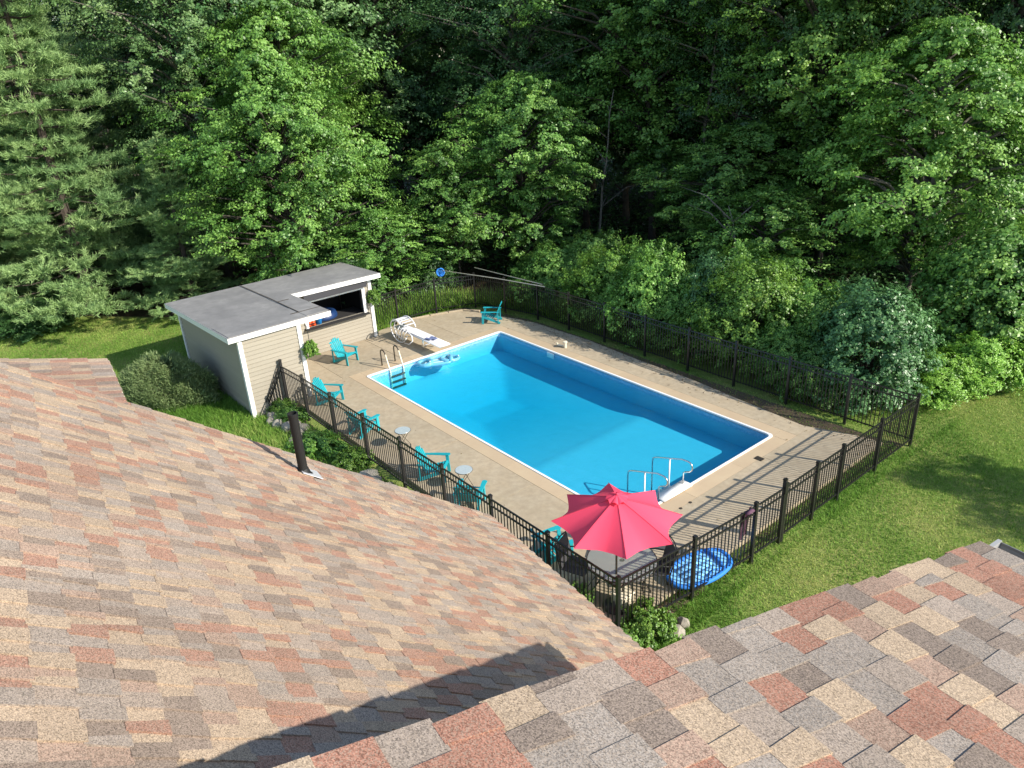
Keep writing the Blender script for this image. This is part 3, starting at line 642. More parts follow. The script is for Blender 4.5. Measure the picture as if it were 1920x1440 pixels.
# ------------------------------------------------------------------ trees: the ones that read singly
V_maple = broadleaf(21, 9.4, 3.3, 0.7, 380, 340, 0.10, lobes=0.40, clr=0.62, skirt=0.8, trunk_r=0.14)
V_maple2 = broadleaf(22, 8.6, 3.0, 1.6, 270, 320, 0.105, lobes=0.45, clr=0.68, flat=0.5, skirt=0.5, trunk_r=0.13)
V_ash = broadleaf(23, 14.5, 3.2, 2.5, 330, 260, 0.11, lobes=0.35, clr=0.75, trunk_r=0.18)
V_tall = broadleaf(24, 17, 3.6, 3.0, 270, 260, 0.13, lobes=0.5, clr=0.95, trunk_r=0.2, flat=0.6, skirt=0.35, core=0.25)
V_tall2 = broadleaf(25, 15, 3.0, 4.0, 210, 260, 0.13, lobes=0.6, clr=0.95, trunk_r=0.16, flat=0.55, skirt=0.3, core=0.25)
V_sap = broadleaf(26, 6.2, 2.1, 1.2, 130, 230, 0.10, lobes=0.6, clr=0.55, trunk_r=0.06, flat=0.5, skirt=0.5)
V_tall3 = broadleaf(27, 16, 2.8, 2.0, 230, 220, 0.14, lobes=0.7, clr=0.8, trunk_r=0.17, flat=0.7, skirt=0.6, core=0.2)
V_pine = conifer(31, 15.5, 4.3, 0.8, per=430, nl=0.18)
V_pine2 = conifer(32, 13.5, 3.8, 0.6, per=430, nl=0.18)

mk = M
plant('maple_tree', V_maple, (mk['maple'], mk['bark']), (-8.4, 1.9, 0), 'bright green maple leaning over the back of the pool shed roof', 'tree', 0.4, (1.0, 1.0, 1.0))
plant('maple_tree', V_maple2, (mk['brightleaf'], mk['bark']), (-11.5, 3.9, 0), 'taller light green maple rising right behind the bright maple at the shed', 'tree', 2.2, (1.15, 1.15, 1.3))
plant('ash_tree', V_ash, (mk['ash'], mk['palebark']), (-14.6, 1.2, 0), 'pale olive green ash between the pines and the bright maple', 'tree', 1.0, (1.05, 1.05, 1.0))
plant('pine_tree', V_pine, (mk['pine'], mk['pinebark']), (-14.6, -4.7, 0), 'tall soft needled pine nearest the brown patch of lawn by the shed', 'tree', 0.3, 1.0)
plant('pine_tree', V_pine2, (mk['pine'], mk['pinebark']), (-17.2, -8.6, 0), 'broad pine at the left edge of the lawn with low sweeping branches', 'tree', 2.0, 1.05)
plant('pine_tree', V_pine, (mk['pine'], mk['pinebark']), (-20.5, -4.2, 0), 'tall pine standing in the second row behind the two front pines', 'tree', 3.9, 1.15)
plant('pine_tree', V_pine2, (mk['pine'], mk['pinebark']), (-23, -9.5, 0), 'far pine in the top left corner behind the broad front pine', 'tree', 5.0, 1.25)
plant('pine_tree', V_pine2, (mk['pine'], mk['pinebark']), (-11.8, -1.4, 0), 'dark lower pine in shade behind the shed roof corner', 'tree', 0.9, (0.62, 0.62, 0.5))
plant('maple_tree', V_maple2, (mk['brightleaf'], mk['palebark']), (9.2, 16.4, 0), 'sunlit maple with long layered boughs above the shrubs near the lawn corner', 'tree', 0.9, (1.12, 1.12, 1.08))
plant('maple_tree', V_maple2, (mk['maple'], mk['bark']), (2.9, 15.6, 0), 'low spreading maple reaching out over the middle of the shrub row', 'tree', 3.4, (1.1, 1.1, 0.72))
plant('maple_tree', V_sap, (mk['brightleaf'], mk['bark']), (5.6, 13.0, 0), 'young sunlit maple leaning out behind the grey green shrub', 'tree', 0.2, (1.05, 1.05, 0.72))
plant('ash_tree', V_ash, (mk['yellowleaf'], mk['palebark']), (3.0, 18.0, 0), 'yellow green ash with drooping sprays in the right half of the wood', 'tree', 2.4, (1.0, 1.0, 0.9))
plant('maple_tree', V_maple2, (mk['maple'], mk['bark']), (-4.2, 10.6, 0), 'half shaded maple behind the bend of the wood side fence', 'tree', 5.1, (0.95, 0.95, 0.95))
plant('birch_tree', V_tall2, (mk['ash'], mk['palebark']), (-1.5, 21.5, 0), 'pale barked tree whose bare upper stem shows at the top right of centre', 'tree', 1.2, 1.15)
plant('maple_sapling', V_sap, (mk['maple'], mk['bark']), (-5.6, 7.7, 0), 'thin stemmed sapling with drooping leaves behind the blue skimmer net', 'tree', 4.4, (1, 1, 0.95))
plant('maple_sapling', V_sap, (mk['maple'], mk['bark']), (-5.9, 4.4, 0), 'small dark vine covered sapling beside the right end of the shed', 'tree', 1.4, (0.9, 0.9, 0.6))
# the wood behind: each trunk and crown its own tree
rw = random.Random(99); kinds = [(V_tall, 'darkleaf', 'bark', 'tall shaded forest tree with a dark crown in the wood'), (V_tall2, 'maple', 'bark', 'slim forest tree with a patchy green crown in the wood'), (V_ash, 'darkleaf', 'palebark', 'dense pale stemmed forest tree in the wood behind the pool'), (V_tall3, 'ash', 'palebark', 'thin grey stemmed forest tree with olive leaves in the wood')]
spots = []
def far_ok(x, y, dmin):
    return all((x - a) ** 2 + (y - b) ** 2 > dmin * dmin for a, b in spots)
ang0 = math.atan2(cF.y, cF.x)
tries = 0
while len(spots) < 74 and tries < 6000:
    tries += 1
    d = rw.uniform(25, 62); a = ang0 + R(rw.uniform(-37, 42)); x = CAM.x + d * math.cos(a); y = CAM.y + d * math.sin(a)
    if y < 12.5 and x > -13.5: continue
    if y < 0 and x > -24: continue
    if x > 6 and y < 20: continue
    if y < 15 and x > -6: continue
    if not far_ok(x, y, 2.9 if d < 45 else 3.6): continue
    spots.append((x, y)); me, lm, bk, lab = kinds[rw.randrange(4)]
    dv = Vector((x, y, 7)) - CAM; px_ = 512 + 751.7 * dv.dot(cR) / dv.dot(cF)
    where = [w_ for lim, w_ in ((130, 'above the broad front pine'), (230, 'behind the pale olive ash'), (380, 'behind the bright maple at the shed'), (470, 'above the blue skimmer net'), (570, 'above the far corner of the pool'), (680, 'above the middle of the far fence'), (800, 'above the large yellow green shrub'), (900, 'behind the sunlit right maple'), (9999, 'above the right lawn edge')) if px_ < lim][0]
    adj = {'darkleaf': 'dark crowned', 'maple': 'mid green', 'ash': 'olive leaved'}[lm]; adj = 'pale stemmed' if bk == 'palebark' and lm == 'darkleaf' else adj
    lab = adj + ' forest tree ' + ('in the front row' if d < 35 else ('in the middle wood' if d < 48 else 'in the deep wood')) + ' ' + where
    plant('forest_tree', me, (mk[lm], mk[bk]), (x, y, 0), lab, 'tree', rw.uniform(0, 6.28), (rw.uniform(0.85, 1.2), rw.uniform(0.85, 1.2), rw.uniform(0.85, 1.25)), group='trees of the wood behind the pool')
# trees standing just outside the right of the view; they shade the wood and the lawn corner
for x, y, s in ((27, 33.5, 1.2), (33, 36.5, 1.2), (21, 30, 1.15), (25, 36, 1.2), (15.5, 27.5, 1.1), (18, 32, 1.2), (39, 39, 1.25), (12.5, 30, 1.1)):
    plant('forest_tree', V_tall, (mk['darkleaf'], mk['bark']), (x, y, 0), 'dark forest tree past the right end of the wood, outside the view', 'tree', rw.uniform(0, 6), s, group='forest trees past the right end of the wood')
plant('lawn_tree', V_sap, (mk['maple'], mk['bark']), (24.9, 11.3, 0), 'maple at the edge of the lawn outside the right of the view', 'tree', 0, (0.9, 0.9, 1.15))

def snag(name, loc, H, r, lean, seed, label, m='palebark'):
    rn = random.Random(seed); t = thing(name, label, 'tree', loc); n = 8; pth = [Vector((lean[0] * (i / n) ** 1.5 + rn.uniform(-.06, .06), lean[1] * (i / n) ** 1.5 + rn.uniform(-.06, .06), H * i / n - (0.2 if i == 0 else 0))) for i in range(n + 1)]
    bm = bmesh.new(); tube(bm, pth, [r * (1 - 0.75 * i / n) for i in range(n + 1)], 7); bobj('trunk', bm, M[m], t, True)
    for k in range(7):
        p = pth[rn.randrange(3, n)]; a = rn.uniform(0, 6.28); L = rn.uniform(0.8, 2.2); bm = bmesh.new()
        tube(bm, [p, p + Vector((math.cos(a) * L * .5, math.sin(a) * L * .5, L * .35)), p + Vector((math.cos(a) * L, math.sin(a) * L, L * .45))], [0.03, 0.02, 0.006], 5); bobj('branch', bm, M[m], t, True)
snag('bare_tree', (0.2, 16.3, 0), 12, 0.11, (0.5, 0.3), 1, 'straight pale bare trunk rising in the top right of centre')
snag('bare_tree', (6.4, 11.2, 0), 4.0, 0.05, (-1.6, 0.6), 2, 'thin leaning dead stem just above the shrub row on the right')
snag('bare_tree', (-2.6, 13.2, 0), 7.5, 0.07, (0.6, 0.2), 3, 'slim grey bare stem in the dark gap left of the low maple')
snag('bare_tree', (5.2, 17.6, 0), 9.0, 0.07, (1.2, -0.5), 4, 'bare curved stem between the sunlit maple and the yellow green ash')
snag('bare_tree', (11.8, 22.0, 0), 12, 0.12, (-0.4, 0.3), 5, 'dark bare trunk near the right edge of the wood', 'bark')
snag('bare_tree', (10.6, 25.0, 0), 13, 0.15, (0.6, 0.3), 6, 'forked dark trunk at the top right corner of the wood', 'bark')
# ------------------------------------------------------------------ shrubs behind the wood side fence
SB = {}
def tshrub(seed, rx, ry, H, *a, **k):
    p = shrub(seed, rx, ry, H, *a, **k); SB[p[0].name] = (rx, ry, H); return p
S_a = tshrub(41, 1.7, 1.3, 2.1, 260, 150, 0.085, 0.36); S_b = tshrub(42, 1.8, 1.4, 2.5, 300, 150, 0.075, 0.36); S_c = tshrub(43, 1.8, 1.6, 2.9, 280, 150, 0.095, 0.42)
nm = ('foliage', 'stem')
for nme, me, lf, loc, sc, lab in (
    ('green_shrub', S_a, 'maple', (10.3, 8.7, 0), (1.2, 0.8, 1.3), 'low dark green shrub just left of the grey green dome'),
    ('green_shrub', S_b, 'brightleaf', (6.6, 10.4, 0), (1.6, 1.1, 2.9), 'tall fresh green shrub in the second row above the large yellow green one'),
    ('green_shrub', S_a, 'brightleaf', (3.1, 9.9, 0), (1.7, 1.2, 2.6), 'fresh green shrub in the second row behind the fence middle'),
    ('green_shrub', S_a, 'maple', (0.6, 9.9, 0), (1.7, 1.2, 2.5), 'mid green shrub in the second row near the far fence bend'),
    ('green_shrub', S_b, 'brightleaf', (5.4, 8.7, 0), (1.2, 0.9, 1.7), 'low fresh green shrub spilling onto the fence below the blue green one'),
    ('green_shrub', S_b, 'maple', (9.3, 8.8, 0), (1.3, 0.9, 1.5), 'low green shrub between the large yellow green one and the grey green dome'),
    ('green_shrub', S_a, 'maple', (-0.6, 9.1, 0), (2.0, 1.3, 2.1), 'mid green shrub behind the far left bend of the fence'),
    ('green_shrub', S_b, 'yellowleaf', (1.9, 9.0, 0), (1.9, 1.3, 2.3), 'leafy yellowish shrub leaning on the fence beyond the pool middle'),
    ('green_shrub', S_a, 'brightleaf', (4.3, 9.0, 0), (1.7, 1.35, 2.5), 'fresh green shrub just left of the grey green one over the fence'),
    ('grey_shrub', S_c, 'blueleaf', (6.1, 9.7, 0), (1.2, 1.2, 2.7), 'upright blue green shrub rising between two yellow green ones'),
    ('yellow_shrub', S_b, 'yellowleaf', (7.7, 9.3, 0), (1.9, 1.5, 2.8), 'large yellow green shrub hanging over the fence'),
    ('yellow_shrub', S_b, 'brightleaf', (9.5, 9.8, 0), (1.5, 1.2, 2.4), 'shaded yellow green shrub between the large one and the grey green dome'),
    ('dogwood_shrub', S_c, 'blueleaf', (11.2, 9.6, 0), (1.75, 1.5, 2.75), 'rounded grey green shrub dome at the right end of the fence'),
    ('low_shrub', S_a, 'lime', (12.75, 10.9, 0), (1.25, 0.9, 1.0), 'low bright lime shrub at the lawn edge past the fence corner'),
    ('low_shrub', S_a, 'lime', (13.3, 12.0, 0), (1.2, 0.9, 1.35), 'taller lime shrub tucked behind the low bright one'),
    ('green_shrub', S_c, 'maple', (12.6, 14.2, 0), (2.3, 1.9, 3.7), 'big green shrub mass behind the lime shrubs'),
    ('green_shrub', S_c, 'darkleaf', (14.6, 15.2, 0), (2.1, 1.9, 3.6), 'big dark green shrub at the right edge above the lawn'),
    ('green_shrub', S_a, 'maple', (16.2, 15.6, 0), (1.7, 1.5, 2.0), 'green shrub at the far right lawn edge'),
    ('green_shrub', S_a, 'darkleaf', (-6.2, 6.6, 0), (1.1, 1.1, 1.7), 'dark shrub outside the fence left corner by the sapling'),
    ('green_shrub', S_a, 'darkleaf', (-14.8, -6.5, 0), (2.2, 1.3, 1.0), 'low dark shrub under the broad pine at the lawn edge'),
    ('green_shrub', S_a, 'darkleaf', (-6.6, 3.2, 0), (1.4, 1.6, 2.3), 'dark leafy shrub behind the right part of the shed'),
):
    plant(nme, me, (mk[lf], mk['bark']), loc, lab, 'shrub', random.uniform(0, 6), tuple(q_ / w_ for q_, w_ in zip(sc, SB[me[0].name])), names=nm)
def wisp(seed, rx, ry, H, n, ln):
    rg = np.random.default_rng(seed); a = rg.uniform(0, 6.283, n); t = rg.random(n) ** 0.5; zz = rg.random(n) ** 0.8
    f = np.sqrt(np.maximum(0.05, 1 - (zz * 0.93) ** 2)) * (1 + 0.14 * np.sin(3 * a + 1) + 0.1 * np.sin(7 * a + zz * 8)); q = (0.72 + 0.30 * t) * f
    P = np.stack([rx * q * np.cos(a), ry * q * np.sin(a), H * zz * (1 + 0.13 * np.sin(5 * a))], 1)
    bun = rg.integers(0, 260, n); P += unit(rg.normal(size=(260, 3)))[bun] * rg.uniform(0, 0.16, (260, 1))[bun]
    N = np.stack([np.cos(a) * 0.6, np.sin(a) * 0.6, np.full(n, 0.9)], 1) + rg.normal(size=(n, 3)) * 0.55
    tint = np.clip(0.35 + 0.4 * rg.random(260)[bun] + rg.normal(size=n) * 0.15, 0, 1)
    v, tn = needles(P, N, ln * rg.uniform(0.5, 1.3, n), tint, 0.20, rg); bm = bmesh.new(); segs = [((0.1 * math.cos(k), 0.1 * math.sin(k), 0), (rx * 0.9 * math.cos(k * 2.4), ry * 0.9 * math.sin(k * 2.4), H * (0.4 + 0.6 * (k % 7) / 7)), 0.012, 0.004) for k in range(40)]
    branch_tubes(bm, segs, 4); tm = bpy.data.meshes.new('stem'); bm.to_mesh(tm); bm.free(); return np_mesh('foliage', v, 3, tn), tm
hs = wisp(44, 1.35, 1.05, 1.12, 42000, 0.10)
plant('heather_shrub', hs, (mk['heath'], mk['bark']), (-3.3, -5.1, -0.05), 'wispy grey green shrub on the grass between the house roof and the shed', 'shrub', 0.4, (1.15, 1.1, 1.0), names=nm)
S_d = shrub(45, 1.0, 1.0, 1.0, 90, 120, 0.10, 0.24, jit=0.9)
for nme, me, lf, loc, sc, lab in (
    ('sedum_plant', S_d, 'brightleaf', (3.25, -3.2, -0.08), (0.85, 0.50, 0.36), 'dark green mounded perennial by the rocks beside the vent pipe'),
    ('sedum_plant', S_d, 'yellowleaf', (4.5, -3.05, -0.08), (0.55, 0.40, 0.34), 'olive green mounded perennial nearest the lower rocks'),
    ('sedum_plant', S_d, 'yellowleaf', (0.30, -3.0, -0.08), (0.34, 0.30, 0.34), 'small yellow green plant at the foot of the first fence post'),
    ('sedum_plant', S_d, 'brightleaf', (1.0, -3.0, -0.08), (0.42, 0.32, 0.36), 'small fresh green plant between the first two fence posts'),
    ('sedum_plant', S_d, 'yellowleaf', (13.45, -2.15, -0.08), (0.42, 0.45, 0.5), 'yellow green flowering plant outside the near fence corner'),
    ('sedum_plant', S_d, 'maple', (13.35, -2.75, -0.08), (0.42, 0.40, 0.36), 'dark green plant at the near fence corner above the roof valley'),
    ('sedum_plant', S_d, 'maple', (12.2, -2.95, -0.08), (0.7, 0.25, 0.5), 'leafy plant in the bed between the roof edge and the fence'),
):
    plant(nme, me, (mk[lf], mk['bark']), loc, lab, 'plant', random.uniform(0, 6), sc, names=nm)
for loc, lab in (((0.17, -1.76, 1.52), 'ball of foliage hanging at the shed corner beside the teal chair'), ((-2.83, 2.12, 1.50), 'ball of foliage hanging at the far corner post of the shed')):
    t = plant('hanging_basket', shrub(46 + int(loc[0] < 0), 1, 1, 2, 110, 110, 0.17, 0.26, low=0.1, jit=1.0), (mk['yellowleaf'], mk['bark']), (loc[0], loc[1], loc[2] - 0.22), lab, 'hanging plant', 0, (0.20, 0.20, 0.22), names=nm)
    bm = bmesh.new(); tube(bm, [(0, 0, 1.8), (0, 0, 4.2), (-0.8 if loc[0] > 0 else -0.5, 0, 4.2)], 0.05, 6); bobj('hanger', bm, M['black'], t)

# ------------------------------------------------------------------ grass: blades grown on the lawn
def blades(regions, rg, hgt, wid):
    V = []; T = []
    for (poly, dens, hs_, excl) in regions:
        xs = [p[0] for p in poly]; ys = [p[1] for p in poly]; A = (max(xs) - min(xs)) * (max(ys) - min(ys)); n = int(A * dens)
        px = rg.uniform(min(xs), max(xs), n); py = rg.uniform(min(ys), max(ys), n); inside = np.zeros(n, bool)
        for i in range(len(poly)):
            x0, y0 = poly[i]; x1, y1 = poly[(i + 1) % len(poly)]
            cond = ((y0 > py) != (y1 > py)) & (px < (x1 - x0) * (py - y0) / (y1 - y0 + 1e-12) + x0); inside ^= cond
        if excl:
            for ex in excl: inside &= ~((px > ex[0]) & (px < ex[2]) & (py > ex[1]) & (py < ex[3]))
        px = px[inside]; py = py[inside]; n = len(px)
        pat = 0.5 + 0.26 * np.sin(px * 0.9 + 1.3 * np.sin(py * 0.7)) + 0.22 * np.sin(py * 1.3 + 2 * np.sin(px * 0.45)) + 0.12 * np.sin(px * 4.1 + py * 3.3)
        h = hgt * hs_ * rg.uniform(0.5, 1.3, n) * (1.25 - 0.5 * pat); a = rg.uniform(0, 6.283, n); wv = wid * hs_ ** 0.5 * rg.uniform(0.7, 1.3, n)
        lx = rg.normal(size=n) * h * 0.55; ly = rg.normal(size=n) * h * 0.55; z = np.full(n, -0.105)
        v = np.empty((n, 3, 3)); ca = np.cos(a) * wv; sa = np.sin(a) * wv
        v[:, 0] = np.stack([px - ca, py - sa, z], 1); v[:, 1] = np.stack([px + ca, py + sa, z], 1); v[:, 2] = np.stack([px + lx, py + ly, z + h], 1)
        V.append(v.reshape(-1, 3)); T.append(np.repeat(np.clip(pat * 0.75 + rg.normal(size=n) * 0.2, 0, 1), 3))
    return np.concatenate(V), np.concatenate(T)
rg = np.random.default_rng(3)
v, tn = blades([([(13.75, -3.5), (19.5, -3.5), (19.5, 16), (13.75, 12.5)], 1500, 1.0, None), ([(9.5, 7.55), (13.9, 7.55), (13.9, 12), (12, 10), (9.5, 9)], 1100, 1.0, None),
                ([(-18, -11), (-5.3, -11), (-5.5, -3.9), (-5.8, 0), (-8.5, -0.8), (-13, -4.0), (-16, -7)], 600, 1.3, None), ([(-5.5, -7.5), (0, -7.5), (0, -3.85), (-5.5, -3.85)], 1500, 1.6, None)], rg, 0.055, 0.009)
tag(link('lawn_grass', np_mesh('lawn_grass', v, 3, tn), M['lawnblade']), kind='stuff')
v, tn = blades([([(-0.4, -3.6), (0.5, -3.5), (2.5, -3.6), (4.5, -3.8), (6, -3.7), (6, -6), (-2.5, -6.5), (-2.5, -3.85)], 1300, 1.0, None), ([(0.3, -3.6), (0.3, -2.8), (6.8, -2.75), (7.5, -3.7), (2.5, -3.8)], 520, 1.1, None), ([(7, -3.8), (7, -2.75), (13.2, -2.75), (13.2, -3.8)], 500, 1.1, None), ([(13.62, -2.9), (13.95, -2.9), (13.8, 7.5), (13.6, 7.5)], 1500, 0.5, None), ([(13.15, -1.4), (13.6, -1.4), (13.6, 7.2), (13.15, 7.2)], 1300, 0.6, None)], rg, 0.17, 0.012)
tag(link('long_grass', np_mesh('long_grass', v, 3, tn), M['grass']), kind='stuff')
v, tn = blades([([(-4.9, 2.2), (-3.75, 2.2), (-3.8, 5.1), (-3.0, 6.9), (-1.5, 7.6), (1, 7.8), (1, 8.5), (-3, 8.2), (-5, 6)], 520, 1.0, None), ([(-3.55, 2.25), (-3.4, 2.25), (-3.45, 3.1), (-3.55, 3.1)], 900, 0.9, None)], rg, 0.62, 0.022)
tag(link('tall_grass', np_mesh('tall_grass', v, 3, tn), M['grass']), kind='stuff')
v, tn = blades([([(-3.5, 3.9), (-2.9, 6.0), (-1.5, 6.6), (0.2, 7.0), (3, 7.1), (7.5, 6.95), (9.5, 6.75), (11.3, 6.6), (13.1, 7.1), (13.1, 7.5), (-1.6, 7.3), (-3.2, 6.4)], 260, 1.0, None)], rg, 0.07, 0.012)
tag(link('edge_weeds', np_mesh('edge_weeds', v, 3, tn), M['lawnblade']), kind='stuff')
n = 1500; px = np.concatenate([rg.uniform(-3, 13, n), rg.uniform(-3, 13, 120)]); py = np.concatenate([7.05 - np.abs(rg.normal(size=n)) * 0.35, rg.uniform(-2.4, 6.8, 120)]); ok = ~((px > -0.3) & (px < 11.4) & (py > -0.3) & (py < 5.7)); px, py = px[ok], py[ok]; n = len(px)
N = rg.normal(size=(n, 3)) * 0.25; N[:, 2] += 1; v, tn = leaves(np.stack([px, py, rg.uniform(0.004, 0.02, n)], 1), N, rg.uniform(0.025, 0.06, n), rg.uniform(0, 1, n), rg=rg)
tag(link('fallen_leaves', np_mesh('fallen_leaves', v, 4, tn), leaf_mat('dry_leaf', (0.06, 0.04, 0.02), (0.14, 0.09, 0.04), (0.22, 0.17, 0.06), rough=0.8)), kind='stuff')
# undergrowth of the wood: nobody could count it
n = 26000; d = rg.uniform(24, 70, n); a = ang0 + np.radians(rg.uniform(-40, 45, n)); x = CAM.x + d * np.cos(a); y = CAM.y + d * np.sin(a)
ok = ((y > 10) | (x < -16)) & ~((x > 8) & (y < 16)) & ((y > 3) | (x < -18)); x = x[ok]; y = y[ok]; n = len(x)
k = 6; P = np.repeat(np.stack([x, y, np.zeros(n)], 1), k, axis=0) + np.stack([rg.normal(size=n * k) * 0.25, rg.normal(size=n * k) * 0.25, rg.uniform(-0.1, 0.65, n * k)], 1)
N = rg.normal(size=(n * k, 3)) * 0.5; N[:, 2] += 0.9
v, tn = leaves(P, N, rg.uniform(0.12, 0.26, n * k), np.clip(np.repeat(rg.uniform(0, 0.8, n), k) + rg.normal(size=n * k) * 0.1, 0, 1), rg=rg)
tag(link('undergrowth', np_mesh('undergrowth', v, 4, tn), M['darkleaf']), kind='stuff')

# ------------------------------------------------------------------ house: three shingled roof slopes
house = thing('house', 'house with tan, grey and terracotta shingled roofs in the foreground', 'house', (0, 0, 0))
EV = Vector((-0.99279577, 0.11981882, 0)); UX = -EV; az = math.atan2(0.1157361, 0.95896708)
def slope_dir(e): return Vector((math.sin(az) * math.cos(R(e)), math.cos(az) * math.cos(R(e)), -math.sin(R(e))))
PAL = [((0.355, 0.27, 0.185), 27), ((0.275, 0.138, 0.095), 19), ((0.245, 0.212, 0.180), 21), ((0.172, 0.136, 0.110), 14), ((0.285, 0.195, 0.145), 14), ((0.275, 0.225, 0.182), 12)]
def pick(r_):
    t = r_.uniform(0, sum(p[1] for p in PAL))
    for c, wt in PAL:
        t -= wt
        if t <= 0: break
    k = r_.uniform(0.9, 1.1); return tuple(x * k for x in c)
def shingle_geo(org, U, Vd, N, u0, u1, v0, v1, h, thick, sk, sk2):
    """one tab: upper edge thin, butt edge proud; sk = slight taper"""
    def P(u, v, n_): return org + U * u + Vd * v + N * n_
    T = [P(u0 - sk2, v0, 0.004 + h), P(u1 + sk, v0, 0.004 + h), P(u1, v1, 0.006 + thick + h), P(u0, v1, 0.006 + thick + h)]
    B = [P(u0 - sk2, v0, -0.004), P(u1 + sk, v0, -0.004), P(u1, v1, -0.002), P(u0, v1, -0.002)]
    return [tuple(p) for p in T + B]
FAC = [(0, 1, 2, 3), (0, 4, 5, 1), (1, 5, 6, 2), (2, 6, 7, 3), (3, 7, 4, 0)]
allsh = []
def slope(name, org, e, ulen, vlen, expo, seed, wmin, wmax, thick=0.006, pale=True):
    U = UX; Vd = slope_dir(e); N = U.cross(Vd); N = N if N.z > 0 else -N; rn = random.Random(seed)
    bm = bmesh.new()
    c = [org + N * -0.005, org + U * ulen + N * -0.005, org + U * ulen - Vd * vlen + N * -0.005, org - Vd * vlen + N * -0.005]
    t = [bm.verts.new(p) for p in c]; b = [bm.verts.new(p - N * 0.16) for p in c]
    bm.faces.new(t); bm.faces.new(b[::-1])
    for i in range(4): bm.faces.new((b[i], b[(i + 1) % 4], t[(i + 1) % 4], t[i]))
    bmesh.ops.recalc_face_normals(bm, faces=bm.faces[:])
    ro = bobj(name, bm, M['underlay'], house)
    rows = int(vlen / expo); colors_prev = []
    for r_ in range(rows):
        v1 = -r_ * expo + (0.02 if r_ == 0 else 0); v0 = -(r_ + 1) * expo - 0.012
        u = -0.015 - rn.uniform(0, wmin * 0.3); odd = rn.random() < 0.5; first = True
        while u < ulen:
            wd = rn.uniform(wmin, wmax) if rn.random() < 0.85 else rn.uniform(0.04, wmin)
            raised = odd; odd = not odd
            ua = max(u, (-0.02 if pale else -0.004) - rn.uniform(0, 0.012 if pale else 0.008)) if first else u; ub = u + wd - 0.003
            first = False
            if ub - ua > 0.02:
                h = thick if raised else 0.0; sk = rn.uniform(0, 0.016) if raised else 0.0
                vv1 = v1 + rn.uniform(-0.0025, 0.0025) - (0.0 if raised else 0.006)
                sv = shingle_geo(org, U, Vd, N, ua - (0 if raised else 0.012), min(ub, ulen + 0.01) + (0 if raised else 0.012), v0, vv1, h, 0.003, -sk, -sk)
                col_ = pick(rn)
                if pale: col_ = tuple(c_ * 0.76 + m_ * 0.26 for c_, m_ in zip(col_, (0.30, 0.222, 0.165)))
                allsh.append((ro, sv, col_))
            u += wd
    return ro, U, Vd, N
Lc = Vector((14.2616, -5.9147, 4.5943)); Rc = Vector((19.0845, -6.3643, 7.0287)); Ec = Vector((13.958, -9.122, 7.012))
roL = slope('main_roof', Lc, 36.9, 5.4, 6.2, 0.147, 1, 0.048, 0.105, 0.008)
roR = slope('upper_roof', Rc, 14.3, 4.2, 6.4, 0.165, 2, 0.095, 0.165, 0.006, False)
roE = slope('side_roof', Ec + EV * 1.2156, 15, 1.215, 3.6, 0.147, 3, 0.05, 0.11)
# nearest 300 pieces are single objects, the rest one joined piece per slope
def keyd(s):
    p = sum((Vector(q) for q in s[1][:4]), Vector()) / 4; dd = p - CAM; f_ = dd.dot(cF)
    if f_ < 0.2 or abs(dd.dot(cR)) > 0.72 * f_ or abs(dd.dot(cU)) > 0.56 * f_: return -1
    a_ = (Vector(s[1][1]) - Vector(s[1][0])).cross(Vector(s[1][3]) - Vector(s[1][0])); return abs(a_.dot(dd.normalized())) / dd.length_squared
ranked = sorted(range(len(allsh)), key=lambda i: -keyd(allsh[i])); top300 = set(ranked[:296])
def add_shade(me, cols):
    a = me.attributes.new('shade', 'FLOAT_COLOR', 'POINT'); a.data.foreach_set('color', [c for col in cols for c in (*col, 1)])
rest = {}
for i, (ro, sv, col) in enumerate(allsh):
    if i in top300:
        me = bpy.data.meshes.new('shingle'); me.from_pydata(sv, [], FAC); add_shade(me, [col] * 8); link('shingle', me, M['shingle'], ro)
    else: rest.setdefault(ro.name, (ro, [], [], []))[1].append(sv); rest[ro.name][2].append(col)
for ro, svs, cols, _ in rest.values():
    vv = [p for sv in svs for p in sv]; ffs = [tuple(8 * k + q for q in f) for k in range(len(svs)) for f in FAC]
    me = bpy.data.meshes.new('shingles'); me.from_pydata(vv, [], ffs); add_shade(me, [c for c in cols for _ in range(8)])
    o = link('shingles', me, M['shingle'], ro); o['kind'] = 'stuff'
# drip edges along the rakes and eaves
def edge_strip(ro, a, b, m, w=0.03, h=0.03):
    bm = bmesh.new(); beam(bm, a, b, w, h); bobj('drip_edge', bm, m, ro)
for (ro, U, Vd, N), org, ul, vl in ((roL, Lc, 5.4, 6.2), (roR, Rc, 4.2, 6.4), (roE, Ec + EV * 1.2156, 1.215, 3.6)):
    edge_strip(ro, org + U * 0.018 - N * 0.03, org + U * 0.018 - Vd * vl - N * 0.03, M['brown']); edge_strip(ro, org + Vd * 0.012 - N * 0.02, org + Vd * 0.012 + U * ul - N * 0.02, M['chime'])
